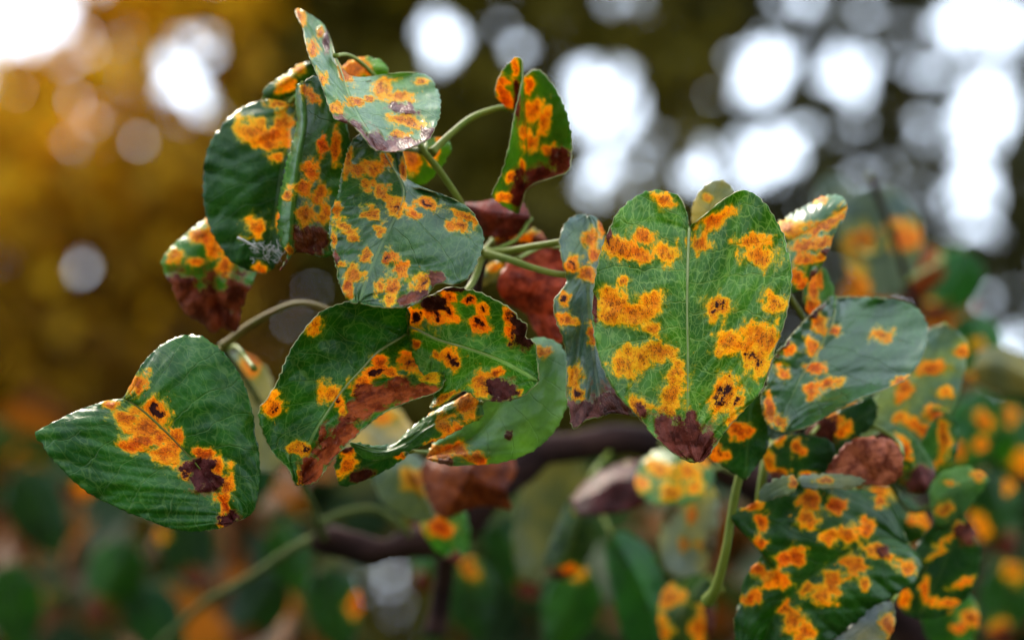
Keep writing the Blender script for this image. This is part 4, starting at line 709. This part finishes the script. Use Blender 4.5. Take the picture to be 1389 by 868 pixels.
# one more blurred leaf pair well behind the spur
bk = thing('pear_spur', 'faint teal and orange leaves far out of focus above the glossy leaf', 'leafy spur', at([1330], [560], [D0 + .22])[0], 'leafy spurs of the pear branch')
stalk('twig', [(1240, 860, 20), (1262, 740, 22), (1240, 600, 23), (1262, 500, 22), (1240, 420, 22), (1215, 330, 21), (1180, 240, 20)], (8, 4), M_BARK, bk, .1)
leaf(bk, 'faint teal leaf with peach blotches right of the pointed leaf', [(1185, 250, 0), (1195, 300, 0), (1205, 350, 0), (1200, 405, 0)], [(1155, 265, .5), (1140, 310, .5), (1150, 365, .5), (1175, 400, .3)], [(1225, 265, .5), (1250, 310, .5), (1245, 365, .5), (1222, 400, .3)],
     spots=[(1165, 330, 22, 26), (1225, 320, 22, 20), (1160, 385, 18, 24)], color=(.14, .205, .17), depth=26, step=9, veiny=.1, under=.4, stalk_pts=[(1180, 240, 20), (1178, 240, 23), (1185, 250, 26)])
leaf(bk, 'faint grey green leaf rising behind the pointed leaf', [(1155, 330, 0), (1140, 300, 0), (1130, 270, 0), (1125, 235, 0)], [(1125, 325, .5), (1105, 290, .5), (1108, 255, .5)], [(1170, 310, .5), (1165, 275, .5), (1148, 245, .5)],
     color=(.15, .205, .175), depth=27, step=9, veiny=.1, under=.4, stalk_pts=[(1215, 310, 20.8), (1185, 345, 24), (1155, 330, 27)])
leaf(bk, 'faint orange brown leaf among the dark background leaves', [(1275, 345, 0), (1255, 370, 0), (1235, 385, 0), (1200, 400, 0)], [(1260, 335, .4), (1230, 355, .4), (1208, 380, .4)], [(1280, 370, .4), (1258, 400, .4), (1225, 412, .4)],
     dead=[(1240, 375, 120, 80)], color=DARK, deadcol=(.36, .10, .02), depth=32, step=9, stalk_pts=[(1230, 380, 21.5), (1275, 355, 28), (1275, 345, 32)])
leaf(bk, 'faint pale yellow leaf under the bright gap at the right', [(1318, 500, 0), (1340, 495, 0), (1370, 500, 0), (1410, 525, 0)], [(1330, 475, .4), (1360, 470, .4), (1395, 490, .4)], [(1335, 525, .4), (1365, 535, .4), (1395, 535, .4)],
     color=(.28, .27, .10), depth=20, step=9, veiny=.1, under=.3, stalk_pts=[(1262, 500, 22), (1295, 512, 21), (1318, 500, 20)])

# ---- further leaves of the same spurs, well out of focus
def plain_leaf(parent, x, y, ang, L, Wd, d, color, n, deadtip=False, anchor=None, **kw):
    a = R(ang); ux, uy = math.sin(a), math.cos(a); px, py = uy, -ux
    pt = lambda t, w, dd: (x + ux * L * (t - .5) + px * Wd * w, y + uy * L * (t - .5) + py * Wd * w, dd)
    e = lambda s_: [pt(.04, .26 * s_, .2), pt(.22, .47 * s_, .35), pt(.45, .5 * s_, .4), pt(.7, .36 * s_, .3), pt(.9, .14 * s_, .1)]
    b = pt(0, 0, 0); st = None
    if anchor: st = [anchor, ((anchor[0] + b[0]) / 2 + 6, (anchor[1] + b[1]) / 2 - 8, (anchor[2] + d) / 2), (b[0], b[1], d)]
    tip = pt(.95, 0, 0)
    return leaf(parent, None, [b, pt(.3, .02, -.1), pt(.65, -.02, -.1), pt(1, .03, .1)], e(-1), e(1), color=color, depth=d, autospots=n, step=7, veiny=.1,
                dead=[(tip[0], tip[1], Wd * .4, L * .2)] if deadtip else (), stalk_pts=st, stalk_mat=M_STALK_SHADE, **kw)
TE, GR, DK, PL = (.030, .10, .060), (.035, .11, .012), (.016, .055, .014), (.24, .34, .20)
for x, y, a, L, Wd, d, c, n, dt in ((1172, 585, 40, 110, 70, 9, GR, 5, 0), (1215, 705, 70, 120, 74, 9.5, DK, 6, 0), (1318, 590, -25, 120, 74, 12, TE, 6, 0), (1352, 700, 15, 120, 74, 14, DK, 6, 1), (1290, 850, 5, 120, 76, 11, GR, 7, 0),
                                    (1365, 820, -10, 120, 76, 17, DK, 5, 1), (1150, 500, 20, 110, 70, 10, DK, 4, 0), (1235, 560, 15, 110, 70, 10.5, PL, 6, 0), (1330, 480, 20, 110, 70, 18, TE, 4, 0), (1290, 390, -30, 110, 72, 22, TE, 3, 1), (1375, 600, 30, 110, 72, 21, GR, 5, 0), (1255, 800, 30, 110, 72, 14, TE, 5, 0)):
    far_ = 12 if x > 1300 or y < 450 else 1
    plain_leaf(rt, x, y, a, L, Wd, d + far_, c, n if far_ < 5 else n - 2, dt, (x - 30, y - 55, d + far_ + 2))
for x, y, a, L, Wd, d, c, n, dt in ((640, 815, 10, 120, 72, 17, DK, 4, 0), (770, 830, -20, 130, 76, 19, GR, 4, 0), (700, 760, 25, 120, 74, 21, DK, 3, 1), (455, 830, 15, 120, 72, 20, DK, 4, 0), (590, 760, -30, 100, 66, 18, GR, 3, 1)):
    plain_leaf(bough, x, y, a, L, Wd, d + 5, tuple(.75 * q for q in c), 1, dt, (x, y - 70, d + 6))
for x, y, a, L, Wd, d, c, n, dt in ((55, 700, 25, 130, 78, 26, DK, 6, 0), (150, 790, -25, 120, 76, 24, GR, 6, 1), (255, 745, 15, 120, 74, 22, DK, 5, 0), (335, 655, -15, 110, 70, 19, TE, 5, 0), (20, 830, 10, 130, 80, 27, GR, 6, 0), (345, 830, -30, 120, 74, 23, DK, 6, 1), (110, 640, -40, 120, 76, 30, DK, 5, 1), (215, 850, 30, 120, 76, 25, TE, 4, 0), (395, 760, 20, 100, 64, 21, GR, 4, 0)):
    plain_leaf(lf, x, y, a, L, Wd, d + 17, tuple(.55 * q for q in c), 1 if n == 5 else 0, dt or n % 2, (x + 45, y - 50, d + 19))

# ---- wisp of fibres caught on the round dark leaf
V, F = [], []
fr_ = np.random.default_rng(5)
for i in range(34):
    t0 = fr_.beta(2.2, 1.2); x0, y0 = 330 + 50 * t0 + fr_.normal(0, 3), 334 + 14 * t0 + fr_.normal(0, 8)
    a = fr_.normal(.35 + 1.0 * (t0 - .5), .5) + (math.pi if fr_.uniform() < .15 else 0); L = fr_.uniform(8, 26); cu = fr_.normal(0, 1.6)
    z1 = fr_.uniform(-.3, .25)
    pts = [(x0 + L * t * math.cos(a + cu * t), y0 + L * t * math.sin(a + cu * t), 2.35 + z1 * t) for t in (-.5, -.2, .1, .35, .6)]
    c, _ = curve(pts, 9); P = at(c[:, 0], c[:, 1], D0 + c[:, 2] / 100)
    v_, f_ = tube_geo(P, np.full(9, .00006 * fr_.uniform(.5, 1.5)), 4); b0 = len(V); V += v_; F += [tuple(b0 + k for k in f) for f in f_]
c, _ = curve([(322, 322, 2.3), (338, 330, 2.3), (352, 338, 2.4)], 8); v_, f_ = tube_geo(at(c[:, 0], c[:, 1], D0 + c[:, 2] / 100), np.linspace(.00035, .0002, 8), 5); b0 = len(V); V += v_; F += [tuple(b0 + k for k in f) for f in f_]
fl = mesh_obj('fibre_tuft', V, F, M_FLUFF); fl['label'] = 'wispy tuft of pale fibres caught on the round dark leaf'; fl['category'] = 'fibre tuft'
